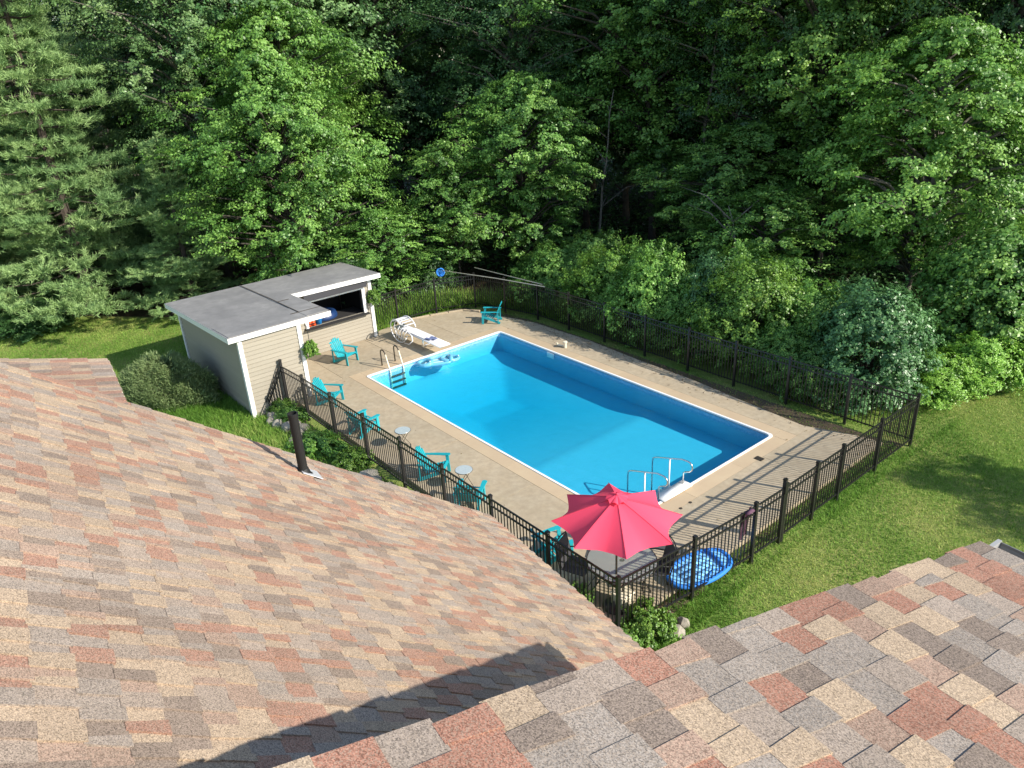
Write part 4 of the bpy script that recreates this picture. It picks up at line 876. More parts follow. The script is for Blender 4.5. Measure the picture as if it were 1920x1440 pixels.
# gutter on the upper eave
U, Vd = UX, slope_dir(14.3); go = Rc + Vd * 0.03 - Vector((0, 0, 0.02))
h_ = Vector((Vd.x, Vd.y, 0)).normalized(); pr = [(0, 0), (0, -0.10), (0.07, -0.10), (0.11, -0.02), (0.11, 0.0), (0.104, 0.0), (0.104, -0.016), (0.066, -0.094), (0.006, -0.094), (0.006, 0)]
bm = bmesh.new(); rings = []
for s in (0.02, 4.2): rings.append([bm.verts.new(go + U * s + h_ * a + Vector((0, 0, b))) for a, b in pr])
for k in range(len(pr)): bm.faces.new((rings[0][k], rings[0][(k + 1) % 10], rings[1][(k + 1) % 10], rings[1][k]))
bmesh.ops.recalc_face_normals(bm, faces=bm.faces[:]); gut = bobj('gutter', bm, M['brown'], house)
bm = bmesh.new(); vs1 = [go + U * 0.005 + h_ * a + Vector((0, 0, b)) for a, b in ((-0.005, 0.005), (-0.005, -0.105), (0.072, -0.105), (0.116, -0.02), (0.116, 0.005))]
a_ = [bm.verts.new(p) for p in vs1]; b_ = [bm.verts.new(p + U * 0.02) for p in vs1]; bm.faces.new(a_); bm.faces.new(b_[::-1])
for k in range(5): bm.faces.new((a_[k], a_[(k + 1) % 5], b_[(k + 1) % 5], b_[k]))
bobj('end_cap', bm, M['gutter_in'], gut)
# walls under the roofs
def hwall(a, b, zb, za0, za1, name='wall'):
    a = Vector(a); b = Vector(b); d = (b - a).normalized(); n = Vector((-d.y, d.x, 0)) * 0.08
    bm = bmesh.new(); q = [(a, zb), (b, zb), (b, za1), (a, za0)]
    f_ = [bm.verts.new((p.x, p.y, z)) for p, z in q]; k_ = [bm.verts.new((p.x + n.x, p.y + n.y, z)) for p, z in q]
    bm.faces.new(f_); bm.faces.new(k_[::-1])
    for i in range(4): bm.faces.new((k_[i], k_[(i + 1) % 4], f_[(i + 1) % 4], f_[i]))
    bmesh.ops.recalc_face_normals(bm, faces=bm.faces[:]); return bobj(name, bm, M['hsiding'], house)
def rp(org, e, u, v, dn=0.2): p = org + UX * u + slope_dir(e) * v; return p - Vector((0, 0, dn))
A = rp(Lc, 36.9, 0.35, -0.5); B = rp(Lc, 36.9, 5.4, -0.5); Cc_ = rp(Lc, 36.9, 0.35, -6.1)
hwall((A.x, A.y, 0), (B.x, B.y, 0), -0.1, A.z, B.z); hwall((Cc_.x, Cc_.y, 0), (A.x, A.y, 0), -0.1, Cc_.z, A.z)
A = rp(Rc, 14.3, 0.4, -0.9); B = rp(Rc, 14.3, 4.2, -0.9); Cc_ = rp(Rc, 14.3, 0.4, -6.2)
hwall((A.x, A.y, 0), (B.x, B.y, 0), -0.1, A.z, B.z); hwall((Cc_.x, Cc_.y, 0), (A.x, A.y, 0), -0.1, Cc_.z, A.z)
Eo = Ec + EV * 1.2156; A = rp(Eo, 15, 0.3, -0.4); B = rp(Eo, 15, 1.5, -0.4); Cc_ = rp(Eo, 15, 0.3, -3.5)
hwall((A.x, A.y, 0), (B.x, B.y, 0), -0.1, A.z, B.z); hwall((Cc_.x, Cc_.y, 0), (A.x, A.y, 0), -0.1, Cc_.z, A.z)
# plumbing vent
vp = thing('vent_pipe', 'black vent pipe with metal flashing standing on the foreground roof', 'vent pipe', (14.436, -8.0, 6.132))
bm = bmesh.new(); lathe(bm, [(0.040, -0.1), (0.040, 0.555), (0.044, 0.557), (0.044, 0.585), (0.034, 0.585), (0.034, 0.3), (0.001, 0.3)], 20); bobj('pipe', bm, M['pipe'], vp, False)
bm = bmesh.new(); lathe(bm, [(0.095, -0.105), (0.09, -0.05), (0.06, -0.01), (0.046, 0.05), (0.042, 0.055)], 20)
for v_ in bm.verts:
    fz = max(0, 1 - (v_.co.z + 0.105) / 0.12); q = (v_.co.x * 0.1205 + v_.co.y * 0.992); v_.co.z += -q * 0.75 * fz + 0.085 * fz
bobj('boot', bm, M['pipe'], vp, True)
Vd = slope_dir(36.9); N = UX.cross(Vd); N = N if N.z > 0 else -N; bm = bmesh.new()
rot = Matrix((UX, Vd, N)).transposed(); box(bm, Vector((0, 0, 0)) + Vd * 0.05 + N * 0.024, (0.17, 0.20, 0.006), rot); bevel(bm, 0.002); bobj('flashing', bm, M['lead'], vp)

# ------------------------------------------------------------------ adirondack chairs
def adirondack():
    t = thing('adirondack_chair', '', 'chair', (0, 0, 0), 0, 'teal adirondack chairs round the pool')
    m = M['teal']
    for k in range(6):       # seat slats, front high, back low (chair faces +x)
        x = 0.26 - k * 0.085; z = 0.36 - k * 0.022; bm = bmesh.new(); box(bm, (x, 0, z), (0.074, 0.50, 0.018), Matrix.Rotation(R(15), 3, 'Y')); bobj('seat_slat', bm, m, t)
    th = R(24)               # back leans away
    for k in range(7):
        yo = (k - 3) * 0.072; L = 0.74 - 0.022 * (k - 3) ** 2; fan = (k - 3) * R(2.2)
        bm = bmesh.new(); rt = Matrix.Rotation(-th, 3, 'Y') @ Matrix.Rotation(-fan, 3, 'X')
        base = Vector((-0.235, yo, 0.235)); q = base + rt @ Vector((0, 0, L / 2)); box(bm, q, (0.018, 0.064, L), rt)
        tip = base + rt @ Vector((0, 0, L)); box(bm, tip, (0.018, 0.046, 0.03), rt); bobj('back_slat', bm, m, t)
    for zz, wv in ((0.33, 0.46), (0.62, 0.56)):
        p = Vector((-0.235, 0, 0.235)) + Matrix.Rotation(-th, 3, 'Y') @ Vector((-0.02, 0, zz)); bm = bmesh.new(); box(bm, p, (0.02, wv, 0.06), Matrix.Rotation(-th, 3, 'Y')); bobj('back_support', bm, m, t)
    for s in (-1, 1):
        bm = bmesh.new(); beam(bm, (0.27, s * 0.30, -0.0), (0.25, s * 0.30, 0.53), 0.035, 0.09, Vector((1, 0, 0))); bobj('leg', bm, m, t)
        bm = bmesh.new(); beam(bm, (-0.48, s * 0.265, 0.03), (0.27, s * 0.265, 0.33), 0.03, 0.10); bobj('leg', bm, m, t)
        bm = bmesh.new(); prism(bm, [(-0.46, s * 0.30 - 0.035), (0.0, s * 0.32 - 0.055), (0.30, s * 0.32 - 0.07), (0.34, s * 0.32 - 0.03), (0.34, s * 0.32 + 0.03), (0.30, s * 0.32 + 0.07), (0.0, s * 0.32 + 0.055), (-0.46, s * 0.30 + 0.035)], 0.53, 0.552); bobj('armrest', bm, m, t)
        bm = bmesh.new(); beam(bm, (-0.40, s * 0.30, 0.06), (-0.40, s * 0.30, 0.53), 0.03, 0.05, Vector((1, 0, 0))); bobj('arm_post', bm, m, t)
    return t
ch = adirondack(); firstc = True
for x, y, a, lab in ((-1.55, 0.15, 22, 'teal adirondack chair in front of the shed wall facing the pool'),
                     (0.98, -1.72, 38, 'teal adirondack chair just past the shed corner, behind the fence'),
                     (3.30, -1.90, 100, 'teal adirondack chair seen from behind, second along the fence'),
                     (6.62, -1.85, 42, 'teal adirondack chair between the two round side tables'),
                     (8.15, -1.98, 128, 'teal adirondack chair beside the nearer round side table, turned back to it'),
                     (10.85, -1.90, 75, 'teal adirondack chair in the shade left of the red umbrella'),
                     (-1.05, 5.85, 222, 'teal adirondack chair alone at the far corner of the deck')):
    o = ch if firstc else copy_tree(ch); firstc = False
    o.location = (x, y, 0.003); o.rotation_euler.z = R(a); o['label'] = lab; o.scale = (0.86,) * 3
# ------------------------------------------------------------------ round side tables
def side_table():
    t = thing('side_table', '', 'table', (0, 0, 0), 0, 'small round folding tables along the fence')
    bm = bmesh.new(); lathe(bm, [(0.20, 0.535), (0.225, 0.54), (0.232, 0.55), (0.225, 0.562), (0.001, 0.562)], 32); bobj('tabletop', bm, M['tabletop'], t, False)
    bm = bmesh.new(); tube(bm, torus_path((0, 0, 0.548), 0.233, 32), 0.008, 6); bobj('rim', bm, M['bronze'], t)
    for s in (-1, 1):
        for q in (-1, 1):
            bm = bmesh.new(); tube(bm, [(s * 0.15, q * 0.13, 0.53), (0, q * 0.13, 0.27), (-s * 0.19, q * 0.13, 0)], 0.008, 6); bobj('leg', bm, M['bronze'], t)
    for q in (-1, 1):
        bm = bmesh.new(); tube(bm, [(q * 0.19, -0.13, 0.01), (q * 0.19, 0.13, 0.01)], 0.007, 6); bobj('stretcher', bm, M['bronze'], t)
    return t
st = side_table(); st.scale = (0.88,) * 3; st.location = (4.80, -1.63, 0.003); st.rotation_euler.z = R(60); st['label'] = 'pale round side table further from the camera, near the second chair'
s2 = copy_tree(st); s2.location = (7.50, -1.67, 0.003); s2.rotation_euler.z = R(20); s2['label'] = 'pale round side table nearer the camera, between two teal chairs'

# ------------------------------------------------------------------ umbrella with its table and chairs
um = thing('patio_umbrella', 'open raspberry red patio umbrella with eight ribs by the near fence corner', 'umbrella', (12.66, -2.08, 0), R(5.5))
zr, zt, ru = 1.92, 2.33, 1.13
def sect(k, seg=8, rad=9):
    bm = bmesh.new(); a0 = k * math.pi / 4; rows = []
    for i in range(rad + 1):
        t = 0.02 + 0.98 * i / rad; row = []
        for j in range(seg + 1):
            s = j / seg; a = a0 + s * math.pi / 4; e_ = 4 * s * (1 - s)
            rr_ = ru * t * (1 - (1 - math.cos(math.pi / 8)) * e_ - 0.135 * e_ * t * t); z = zt - (zt - zr) * (t ** 1.12) - 0.055 * e_ * t + 0.012 * math.sin(s * 19 + k * 2.1) * t * e_ * 0.5
            row.append(bm.verts.new((rr_ * math.cos(a), rr_ * math.sin(a), z)))
        rows.append(row)
    for i in range(rad):
        for j in range(seg): bm.faces.new((rows[i][j], rows[i + 1][j], rows[i + 1][j + 1], rows[i][j + 1]))
    return bm
for k in range(8): bobj('canopy_panel', sect(k), M['red'], um, True)
for k in range(8):
    a = k * math.pi / 4; bm = bmesh.new(); tube(bm, [(0.04 * math.cos(a), 0.04 * math.sin(a), zt - 0.03), (ru * 0.5 * math.cos(a), ru * 0.5 * math.sin(a), zt - (zt - zr) * 0.46 - 0.02), (ru * 0.985 * math.cos(a), ru * 0.985 * math.sin(a), zr - 0.008)], 0.008, 5); bobj('rib', bm, M['bronze'], um)
    bm = bmesh.new(); tube(bm, [(0.04 * math.cos(a), 0.04 * math.sin(a), 1.75), (ru * 0.5 * math.cos(a), ru * 0.5 * math.sin(a), zt - (zt - zr) * 0.46 - 0.03)], 0.006, 5); bobj('strut', bm, M['bronze'], um)
for k in range(8):
    a = k * math.pi / 4; bm = bmesh.new(); tube(bm, [((0.03 + (ru - 0.03) * q_ / 8) * math.cos(a), (0.03 + (ru - 0.03) * q_ / 8) * math.sin(a), zt - (zt - zr) * ((0.03 + 0.97 * q_ / 8) ** 1.12) + 0.003) for q_ in range(9)], 0.0055, 5); bobj('seam', bm, M['red_seam'], um)
bm = bmesh.new(); tube(bm, [(0, 0, 0.02), (0, 0, zt + 0.02)], 0.019, 12); bobj('pole', bm, M['bronze'], um)
bm = bmesh.new()     # ruffled vent cap
for k in range(8):
    for dlt in (0,):
        a0 = k * math.pi / 4; pts_ = []
        for j in range(6):
            s = j / 5; a = a0 + s * math.pi / 4; e_ = 4 * s * (1 - s); pts_.append((0.20 * (1 - 0.12 * e_) * math.cos(a), 0.20 * (1 - 0.12 * e_) * math.sin(a), zt - 0.02 + 0.035 * e_))
        top = bm.verts.new((0, 0, zt + 0.075)); vsx = [bm.verts.new(p) for p in pts_]
        for j in range(5): bm.faces.new((top, vsx[j], vsx[j + 1]))
bobj('vent_cap', bm, M['red'], um, False)
bm = bmesh.new(); lathe(bm, [(0.02, zt + 0.06), (0.03, zt + 0.07), (0.022, zt + 0.09), (0.001, zt + 0.10)], 12); bobj('finial', bm, M['red'], um, True)
bm = bmesh.new(); lathe(bm, [(0.25, 0.0), (0.25, 0.02), (0.20, 0.05), (0.06, 0.07), (0.035, 0.30), (0.025, 0.30)], 24); bobj('base', bm, M['bronze'], um, True)
tb = thing('patio_table', 'round glass topped patio table under the red umbrella', 'table', (12.46, -1.72, 0.003))
bm = bmesh.new(); lathe(bm, [(0.05, 0.715), (0.63, 0.715), (0.635, 0.72), (0.63, 0.725), (0.05, 0.725), (0.05, 0.715)], 40); bobj('glass_top', bm, M['glass'], tb)
bm = bmesh.new(); tube(bm, torus_path((0, 0, 0.712), 0.64, 40), 0.014, 6); tube(bm, torus_path((0, 0, 0.70), 0.13, 20), 0.009, 6); bobj('rim', bm, M['bronze'], tb)
for k in range(4):
    a = R(45 + 90 * k); bm = bmesh.new(); tube(bm, [(0.60 * math.cos(a), 0.60 * math.sin(a), 0.70), (0.35 * math.cos(a), 0.35 * math.sin(a), 0.35), (0.55 * math.cos(a), 0.55 * math.sin(a), 0.0)], 0.014, 6); bobj('leg', bm, M['bronze'], tb)
    bm = bmesh.new(); tube(bm, [(0.13 * math.cos(a), 0.13 * math.sin(a), 0.70), (0.60 * math.cos(a), 0.60 * math.sin(a), 0.70)], 0.008, 6); bobj('brace', bm, M['bronze'], tb)
def patio_chair():
    t = thing('patio_chair', '', 'chair', (0, 0, 0), 0, 'dark metal patio chairs at the glass table')
    bm = bmesh.new(); box(bm, (0, 0, 0.42), (0.48, 0.48, 0.02)); bevel(bm, 0.005); bobj('seat', bm, M['sling'], t)
    bm = bmesh.new(); box(bm, (-0.29, 0, 0.68), (0.018, 0.44, 0.50), Matrix.Rotation(R(-14), 3, 'Y')); bobj('backrest', bm, M['sling'], t)
    for s in (-1, 1):
        bm = bmesh.new(); tube(bm, [(0.26, s * 0.27, 0), (0.27, s * 0.27, 0.3), (0.24, s * 0.27, 0.60), (0.15, s * 0.27, 0.66), (-0.1, s * 0.27, 0.65), (-0.30, s * 0.25, 0.60)], 0.013, 6); bobj('arm', bm, M['black'], t)
        bm = bmesh.new(); tube(bm, [(-0.30, s * 0.25, 0.0), (-0.24, s * 0.25, 0.4), (-0.36, s * 0.23, 0.94)], 0.013, 6); bobj('back_frame', bm, M['black'], t)
    bm = bmesh.new(); tube(bm, [(-0.36, -0.23, 0.94), (-0.37, 0, 0.97), (-0.36, 0.23, 0.94)], 0.013, 6); bobj('top_rail', bm, M['black'], t)
    bm = bmesh.new(); tube(bm, [(0.25, -0.27, 0.1), (0.25, 0.27, 0.1)], 0.01, 6); bobj('stretcher', bm, M['black'], t)
    return t
pc = patio_chair(); fst = True
for x, y, a, lab in ((11.75, -2.15, 20, 'dark patio chair at the left of the glass table with its curved arm showing'), (12.76, -1.18, 236, 'dark patio chair pushed in right of the umbrella'), (11.95, -0.85, -55, 'dark patio chair hidden on the pool side of the glass table')):
    o = pc if fst else copy_tree(pc); fst = False; o.location = (x, y, 0.003); o.rotation_euler.z = R(a); o['label'] = lab

# ------------------------------------------------------------------ diving board and white frame lounger
db = thing('diving_board', 'white diving board on a low stand at the deep end of the pool', 'diving board', (0, 0, 0.003))
bm = bmesh.new(); box(bm, (-0.95, 2.74, 0.375), (2.9, 0.46, 0.05)); bevel(bm, 0.02, 2); bobj('board', bm, M['white_plastic'], db, True)
bm = bmesh.new(); box(bm, (-0.9, 2.74, 0.403), (2.2, 0.36, 0.004)); bobj('tread', bm, M['cloth'], db)
for x in (-0.55, -1.9):
    for s in (-1, 1):
        bm = bmesh.new(); tube(bm, [(x, 2.74 + s * 0.2, 0), (x, 2.74 + s * 0.2, 0.35)], 0.028, 10); bobj('leg', bm, M['steel'] if x > -1 else M['white_plastic'], db)
bm = bmesh.new(); tube(bm, [(-0.55, 2.54, 0.15), (-0.55, 2.94, 0.15)], 0.018, 8); bobj('crossbar', bm, M['steel'], db)
lo = thing('lounge_chair', 'white tubular lounge chair tipped on its side against the diving board', 'lounge chair', (-1.62, 2.40, 0.0), 0)
def arc(c, rx, rz_, a0, a1, n=14, y=0.0, yy=0.0): return [Vector((c[0] + rx * math.cos(R(a0 + (a1 - a0) * i / n)), y + yy * i / n, c[1] + rz_ * math.sin(R(a0 + (a1 - a0) * i / n)))) for i in range(n + 1)]
for r_, yo in ((0.42, -0.12), (0.34, -0.02)):
    bm = bmesh.new(); tube(bm, arc((-0.15, 0.44), r_ * 1.1, r_, 50, 335, 20, yo, 0.1), 0.020, 8); bobj('frame_loop', bm, M['white_plastic'], lo, True)
bm = bmesh.new(); tube(bm, [(0.25, -0.10, 0.10), (0.55, -0.10, 0.13), (0.75, -0.06, 0.30), (0.62, 0.0, 0.42), (0.2, 0.05, 0.56)], 0.018, 8); bobj('frame_leg', bm, M['white_plastic'], lo, True)
bm = bmesh.new(); tube(bm, arc((-0.15, 0.44), 0.5, 0.42, 20, 170, 12, 0.38), 0.02, 8); bobj('frame_loop', bm, M['white_plastic'], lo, True)
for k in range(7):
    x = -0.50 + k * 0.12; z = 0.44 + 0.38 * math.sqrt(max(0, 1 - ((x + 0.15) / 0.5) ** 2)); bm = bmesh.new(); beam(bm, (x, -0.04, z), (x, 0.40, z + 0.01), 0.085, 0.006); bobj('strap', bm, M['cloth'], lo)
for k in range(4):
    x = -0.32 + k * 0.16; bm = bmesh.new(); tube(bm, [(x, -0.10, 0.10 + 0.02 * k), (x + 0.10, -0.06, 0.42), (x + 0.22, 0, 0.62 - 0.02 * k)], 0.014, 6); bobj('cross_tube', bm, M['white_plastic'], lo, True)
tw = thing('beach_towel', 'white towel with blue grey stripes lying on the diving board', 'towel', (-0.35, 2.74, 0.412))
bm = bmesh.new(); box(bm, (-0.65, 0, 0.012), (1.2, 0.40, 0.018)); bevel(bm, 0.006, 2); bobj('towel_cloth', bm, M['cloth'], tw)
for x, y, sx, sy in ((0.0, 0.10, 0.22, 0.10), (0.13, 0.02, 0.28, 0.16), (0.05, -0.12, 0.26, 0.10)):
    bm = bmesh.new(); box(bm, (x, y, 0.018 + 0.02 * (x > 0.01)), (sx, sy, 0.02), Matrix.Rotation(R(12), 3, 'Z')); bevel(bm, 0.006); bobj('stripe', bm, M['stripe'], tw)
# pool ladder at the deep end
ld = thing('pool_ladder', 'beige and bronze pool ladder at the deep end corner beside the diving board', 'ladder', (0, 0, 0))
for y in (0.82, 1.32):
    bm = bmesh.new(); pts_ = [(-0.42, y, 0), (-0.42, y, 0.46)] + [(-0.28 - 0.14 * math.cos(R(a)), y, 0.46 + 0.12 * math.sin(R(a))) for a in (30, 60, 90, 120, 150)] + [(-0.12, y, 0.46)]
    tube(bm, pts_, 0.022, 8); bobj('handrail', bm, M['bronze'], ld, True)
    bm = bmesh.new(); tube(bm, [(-0.12, y, 0.465), (0.03, y, 0.05), (0.085, y, -0.12), (0.10, y, -0.80)], 0.024, 8); bobj('side_rail', bm, M['chime'], ld, True)
for z in (-0.25, -0.45, -0.65):
    bm = bmesh.new(); box(bm, (0.12, 1.07, z), (0.09, 0.50, 0.03)); bobj('rung', bm, M['bronze'], ld)
# floats at the deep end
def ring_float(name, lab, loc, R1, r, m, m2, tilt):
    t = thing(name, lab, 'float', loc); t.rotation_euler = tilt
    bm = bmesh.new(); n = 28; rings = []
    for i in range(n):
        a = 2 * math.pi * i / n; c = Vector((R1 * math.cos(a), R1 * 0.8 * math.sin(a), 0)); rr_ = r * (1 + 0.08 * math.sin(i * 2.2)); d_ = Vector((math.cos(a), math.sin(a), 0))
        rings.append([bm.verts.new(c + d_ * rr_ * math.cos(q) + Vector((0, 0, rr_ * math.sin(q)))) for q in [2 * math.pi * k / 10 for k in range(10)]])
    for i in range(n):
        for k in range(10): bm.faces.new((rings[i][k], rings[(i + 1) % n][k], rings[(i + 1) % n][(k + 1) % 10], rings[i][(k + 1) % 10]))
    bobj('ring_tube', bm, m, t, True)
    bm = bmesh.new(); lathe(bm, [(R1 * 0.78, 0.0), (R1 * 0.5, -0.02), (0.001, -0.015)], 20); bobj('float_floor', bm, m2, t, True)
    bm = bmesh.new(); lathe(bm, [(0.001, 0.0), (0.02, 0.0), (0.02, 0.03), (0.001, 0.03)], 8, (R1, 0, r * 0.95)); bobj('valve', bm, M['white_plastic'], t)
    return t
ring_float('swim_ring', 'clear aqua swim ring floating nearest the ladder', (0.36, 1.98, -0.05), 0.24, 0.075, M['aqua'], M['aquawhite'], (0.15, -0.1, 0.3))
ring_float('swim_ring', 'pale aqua swim ring floating under the end of the diving board', (0.62, 2.80, -0.06), 0.30, 0.06, M['aqua'], M['aqua'], (-0.05, 0.1, 1.3))
t = thing('inflatable_lounger', 'translucent aqua lounger floating between the two swim rings', 'float', (0.52, 2.38, -0.09), R(65))
for k in range(5):
    bm = bmesh.new(); tube(bm, [(-0.40, (k - 2) * 0.10, 0), (-0.2, (k - 2) * 0.10, 0.01), (0.3, (k - 2) * 0.10, 0.0), (0.42, (k - 2) * 0.10, 0.05)], [0.03, 0.055, 0.055, 0.03], 10); bobj('air_tube', bm, M['aquawhite'] if k % 2 else M['aqua'], t, True)
bm = bmesh.new(); tube(bm, [(0.42, -0.22, 0.06), (0.45, 0, 0.10), (0.42, 0.22, 0.06)], 0.07, 10); bobj('pillow', bm, M['aqua'], t, True)
# blue float leaning by the right fence
t = thing('foam_float', 'large blue oval float lying inside the fence beside the umbrella', 'float', (13.12, -0.26, 0.12), R(80)); t.rotation_euler = (R(7), R(-3), R(78)); t.scale = (0.80, 0.86, 0.8)
pl_ = [(0.86 * math.cos(a) * (1 if math.cos(a) < 0 else 0.98), 0.40 * (abs(math.sin(a)) ** 0.75) * (1 if math.sin(a) > 0 else -1)) for a in [2 * math.pi * i / 36 for i in range(36)]]
bm = bmesh.new(); prism(bm, pl_, -0.03, 0.03); bevel(bm, 0.012, 1); bobj('float_body', bm, M['float_light'], t)
bm = bmesh.new(); tube(bm, [Vector((x * 0.99, y * 0.99, 0.01)) for x, y in pl_ + pl_[:1]], 0.062, 8, cap=False); bobj('rim_tube', bm, M['float'], t, True)
bm = bmesh.new(); tube(bm, [(0.47, -0.33, 0.05), (0.53, 0, 0.075), (0.47, 0.33, 0.05)], 0.045, 8); bobj('pillow_seam', bm, M['float'], t, True)
bm = bmesh.new(); tube(bm, [(-0.05, -0.30, 0.045), (0.2, -0.22, 0.05), (0.45, -0.27, 0.05)], 0.02, 8); bobj('seam', bm, M['float'], t, True)
for k in range(3):
    bm = bmesh.new(); beam(bm, (-0.60, -0.16 + 0.16 * k, 0.034), (0.40, -0.16 + 0.16 * k, 0.034), 0.135, 0.02); bevel(bm, 0.008, 2); bobj('air_panel', bm, M['float_light'], t, True)
# in-pool steps with handrails at the shallow end
sp = thing('pool_steps', 'white drop in pool steps with two curved handrails at the shallow end', 'pool steps', (0, 0, 0))
bm = bmesh.new(); box(bm, (10.98, 1.62, 0.035), (0.30, 0.98, 0.05)); bevel(bm, 0.012, 2); bobj('top_platform', bm, M['white_plastic'], sp, True)
for k in range(3):
    bm = bmesh.new(); box(bm, (10.72 - 0.28 * k, 1.55, -0.16 - 0.2 * k), (0.30, 0.82, 0.045)); bevel(bm, 0.012, 2); bobj('tread', bm, M['white_plastic'], sp, True)
for y in (1.12, 1.98):
    bm = bmesh.new(); pts_ = [(10.98, y, 0.04), (10.98, y, 0.46)] + [(11.02 + 0.0, y, 0.52)]
    pts_ = [(10.95, y, 0.05), (10.95, y, 0.34), (11.0, y, 0.38), (11.12, y, 0.44)] + [(11.07 + 0.12 * math.cos(R(a)), y, 0.56 + 0.12 * math.sin(R(a))) for a in (-30, 0, 30, 60, 90)] + [(10.9, y, 0.67), (10.16, y, 0.42), (10.06, y, 0.36), (10.04, y, 0.26), (10.04, y, -0.72)]
    tube(bm, pts_, 0.018, 8); bobj('handrail', bm, M['steel'], sp, True)
    bm = bmesh.new(); tube(bm, [(10.55, y, -0.6), (10.55, y, 0.54)], 0.018, 8); bobj('upright', bm, M['white_plastic'], sp, True)

# small things on the deck
t = thing('pipe_fitting', 'cream plastic pipe fitting standing on the far side of the deck', 'pipe', (2.85, 5.98, 0.003)); bm = bmesh.new(); tube(bm, [(0, 0, 0), (0, 0, 0.2)], 0.05, 10); lathe(bm, [(0.075, 0.18), (0.075, 0.22), (0.02, 0.23)], 12); bobj('upright_pipe', bm, M['chime'], t)
bm = bmesh.new(); tube(bm, [(-0.33, -0.06, 0.03), (-0.05, 0, 0.035)], 0.03, 8); tube(bm, [(-0.33, -0.06, 0.03), (-0.33, -0.06, 0.10)], 0.03, 8); bobj('side_pipe', bm, M['chime'], t)
for x, y, lab in ((11.50, 1.55, 'round dark anchor cap in the deck, farther one by the pool steps'), (11.50, 1.22, 'round dark anchor cap in the deck, nearer one by the pool steps')):
    bm = bmesh.new(); lathe(bm, [(0.04, 0.0), (0.035, 0.008), (0.001, 0.008)], 12, (x, y, 0.001)); tag(bobj('anchor_cap', bm, M['bronze']), lab, 'cap')
t = thing('deck_drain', 'small dark drain grate beside the pale patch of deck', 'drain', (11.47, 4.22, 0.002)); bm = bmesh.new(); box(bm, (0, 0, 0.004), (0.20, 0.16, 0.008)); bobj('grate_frame', bm, M['bronze'], t)
for k in range(4): bm = bmesh.new(); box(bm, (-0.06 + 0.04 * k, 0, 0.010), (0.012, 0.12, 0.006)); bobj('bar', bm, M['interior'], t)
t = thing('cream_box', 'cream coloured box on the deck behind the near fence corner post', 'box', (12.72, -1.98, 0.003)); bm = bmesh.new(); box(bm, (0, 0, 0.14), (0.30, 0.30, 0.28)); bevel(bm, 0.02, 2); bobj('box_body', bm, M['chime'], t); bm = bmesh.new(); box(bm, (0, 0, 0.29), (0.33, 0.33, 0.03)); bevel(bm, 0.008); bobj('lid', bm, M['chime'], t)
t = thing('garden_ornament', 'small red glazed ornament at the roof edge by the near fence corner', 'ornament', (13.42, -2.93, -0.09)); bm = bmesh.new(); lathe(bm, [(0.05, 0), (0.085, 0.1), (0.09, 0.28), (0.06, 0.36), (0.03, 0.40), (0.001, 0.41)], 16); bobj('ornament_body', bm, M['terracotta'], t, True); bm = bmesh.new(); lathe(bm, [(0.05, 0.375), (0.04, 0.43), (0.001, 0.45)], 12); bobj('ornament_top', bm, M['rock'], t, True)
t = thing('towel', 'dark plum towel hanging on the fence beside the gate', 'towel', (0, 0, 0))
bm = bmesh.new(); n = 9; rows = []
for j in range(8):
    row = []
    for i in range(n):
        s = i / (n - 1); z = 1.27 - j * 0.095; wdt = 0.34 * (1 - 0.45 * (j / 7)); row.append(bm.verts.new((13.50 - 0.02 * math.sin(s * 16) - 0.01 * j * 0.3, 0.55 + (s - 0.5) * wdt, z - 0.05 * math.sin(s * 3 + j * 0.3))))
    rows.append(row)
for j in range(7):
    for i in range(n - 1): bm.faces.new((rows[j][i], rows[j][i + 1], rows[j + 1][i + 1], rows[j + 1][i]))
bmesh.ops.solidify(bm, geom=bm.faces[:], thickness=0.02); bobj('towel_cloth', bm, M['towel'], t, True)
bm = bmesh.new(); box(bm, (13.58, 0.55, 1.245), (0.09, 0.22, 0.05)); bevel(bm, 0.015, 2); bobj('fold', bm, M['towel'], t, True)
# skimmer poles laid along the wood side fence
t = thing('skimmer_net', 'long skimmer pole with a blue net head resting on the fence top', 'skimmer', (0, 0, 0))
bm = bmesh.new(); tube(bm, [(-4.15, 6.02, 1.34), (-1.8, 6.75, 1.33), (0.4, 7.33, 1.30)], 0.018, 8); bobj('pole', bm, M['bamboo'], t)
bm = bmesh.new(); tube(bm, torus_path((-4.28, 5.98, 1.26), 0.15, 20, Vector((0.8, -0.5, 0.2)).normalized()), 0.03, 8); bobj('net_hoop', bm, M['float'], t, True)
bm = bmesh.new()
for k in range(5):
    pts_ = torus_path((-4.28, 5.98, 1.26 - 0.02 * k), 0.13 - 0.027 * k, 14, Vector((0.8, -0.5, 0.2)).normalized()); tube(bm, pts_, 0.012, 5)
bobj('net', bm, M['float'], t, True)
t = thing('pool_pole', 'plain pale pool pole lying beside the skimmer pole', 'pole', (0, 0, 0)); bm = bmesh.new(); tube(bm, [(-3.3, 6.95, 1.42), (0.2, 7.40, 1.33)], 0.016, 8); bobj('pole_tube', bm, M['bamboo'], t)
bm = bmesh.new(); tube(bm, [(0.2, 7.40, 1.33), (0.26, 7.405, 1.33)], 0.02, 8); bobj('grip', bm, M['black'], t)
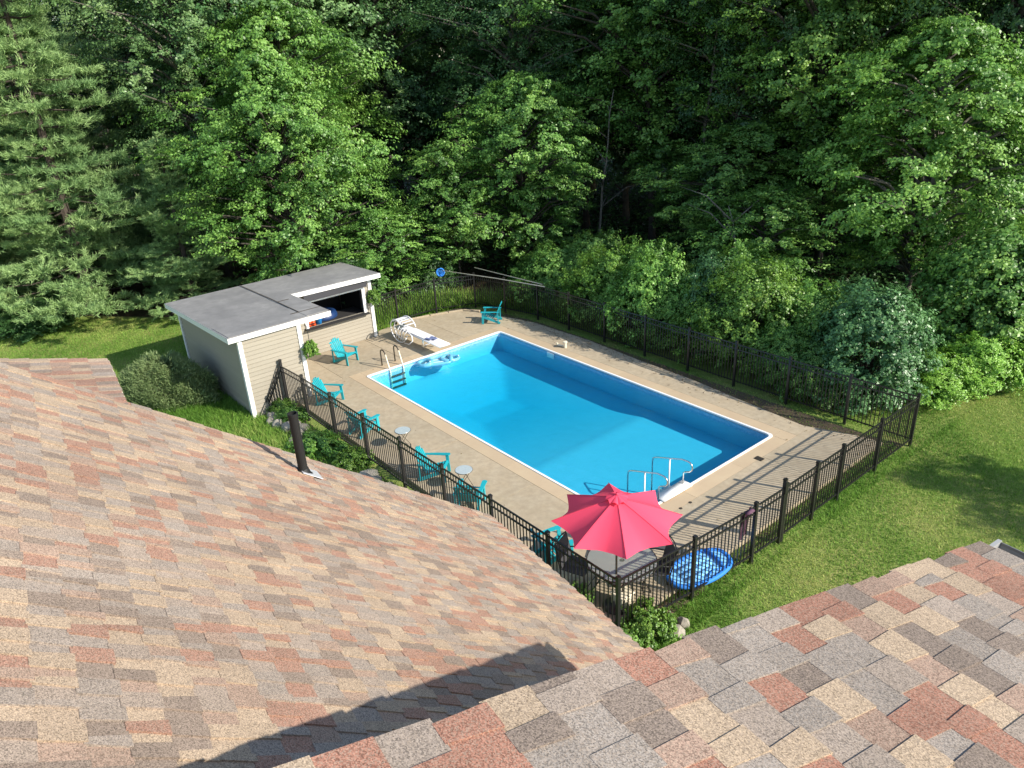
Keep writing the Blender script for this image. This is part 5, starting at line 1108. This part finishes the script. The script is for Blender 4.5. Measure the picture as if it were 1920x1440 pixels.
# drooping branch clear of leaves
# ------------------------------------------------------------------ rocks
def rock(seed, s):
    rn = random.Random(seed); bm = bmesh.new(); bmesh.ops.create_icosphere(bm, subdivisions=2, radius=1)
    for v_ in bm.verts:
        k = 1 + 0.16 * math.sin(v_.co.x * 3 + seed) + 0.14 * math.sin(v_.co.y * 4 + seed * 2) + rn.uniform(-0.09, 0.09); v_.co = Vector((v_.co.x * s[0], v_.co.y * s[1], v_.co.z * s[2])) * k
    return bm
rr2 = random.Random(8)
for k, (x, y, s) in enumerate([(0.75, -3.42, .22), (1.1, -3.5, .2), (1.45, -3.25, .26), (1.8, -3.05, .2), (2.05, -3.35, .24), (2.4, -3.02, .18), (2.3, -3.5, .2), (0.45, -3.35, .18), (5.35, -3.02, .24), (5.75, -3.2, .27), (6.15, -3.02, .2), (6.3, -3.3, .28), (6.7, -3.12, .2), (6.95, -3.35, .22), (7.3, -3.1, .2), (5.15, -3.35, .2), (4.3, -2.85, .13), (3.0, -2.86, .14)]):
    o = bobj('rock', rock(k, (s * rr2.uniform(.9, 1.3), s * rr2.uniform(.8, 1.1), s * rr2.uniform(.55, .8))), M['rock'], None, False); o.location = (x, y, -0.04); o.rotation_euler.z = rr2.uniform(0, 6)
    tag(o, 'rough grey brown rock edging the bed below the house side fence', 'rock', 'rocks edging the bed below the fence')
for k, (x, y, s, lab) in enumerate([(13.75, -1.75, .13, 'pale brown rock in the grass at the fence foot right of the yellow plant'), (13.72, -1.5, .11, 'smaller pale rock beside the brown one in the grass'), (13.66, -2.95, .10, 'white stone at the point of the roof valley'), (13.9, -2.75, .09, 'second white stone at the roof valley')]):
    o = bobj('rock', rock(50 + k, (s * 1.2, s, s * .8)), M['rock'] if k < 2 else M['white'], None, False); o.location = (x, y, -0.05); tag(o, lab, 'rock')
kb = thing('kerb_stones', 'row of pale kerb stones along the curved far left edge of the deck', 'kerb')
pts_ = [(-3.60, 3.35), (-3.56, 3.95), (-3.36, 4.7), (-3.12, 5.4), (-2.9, 5.95), (-2.3, 6.35)]
for (x0, y0), (x1, y1) in zip(pts_[:-1], pts_[1:]):
    d = Vector((x1 - x0, y1 - y0)); bm = bmesh.new(); beam(bm, (x0 + d.x * .02, y0 + d.y * .02, -0.02), (x1 - d.x * .02, y1 - d.y * .02, -0.02), 0.09, 0.12); bevel(bm, 0.012); bobj('kerb_stone', bm, M['concrete'], kb)
import sys
print('TRIS', {m.name: len(m.polygons) for m in bpy.data.meshes if len(m.polygons) > 20000}, file=sys.stderr)
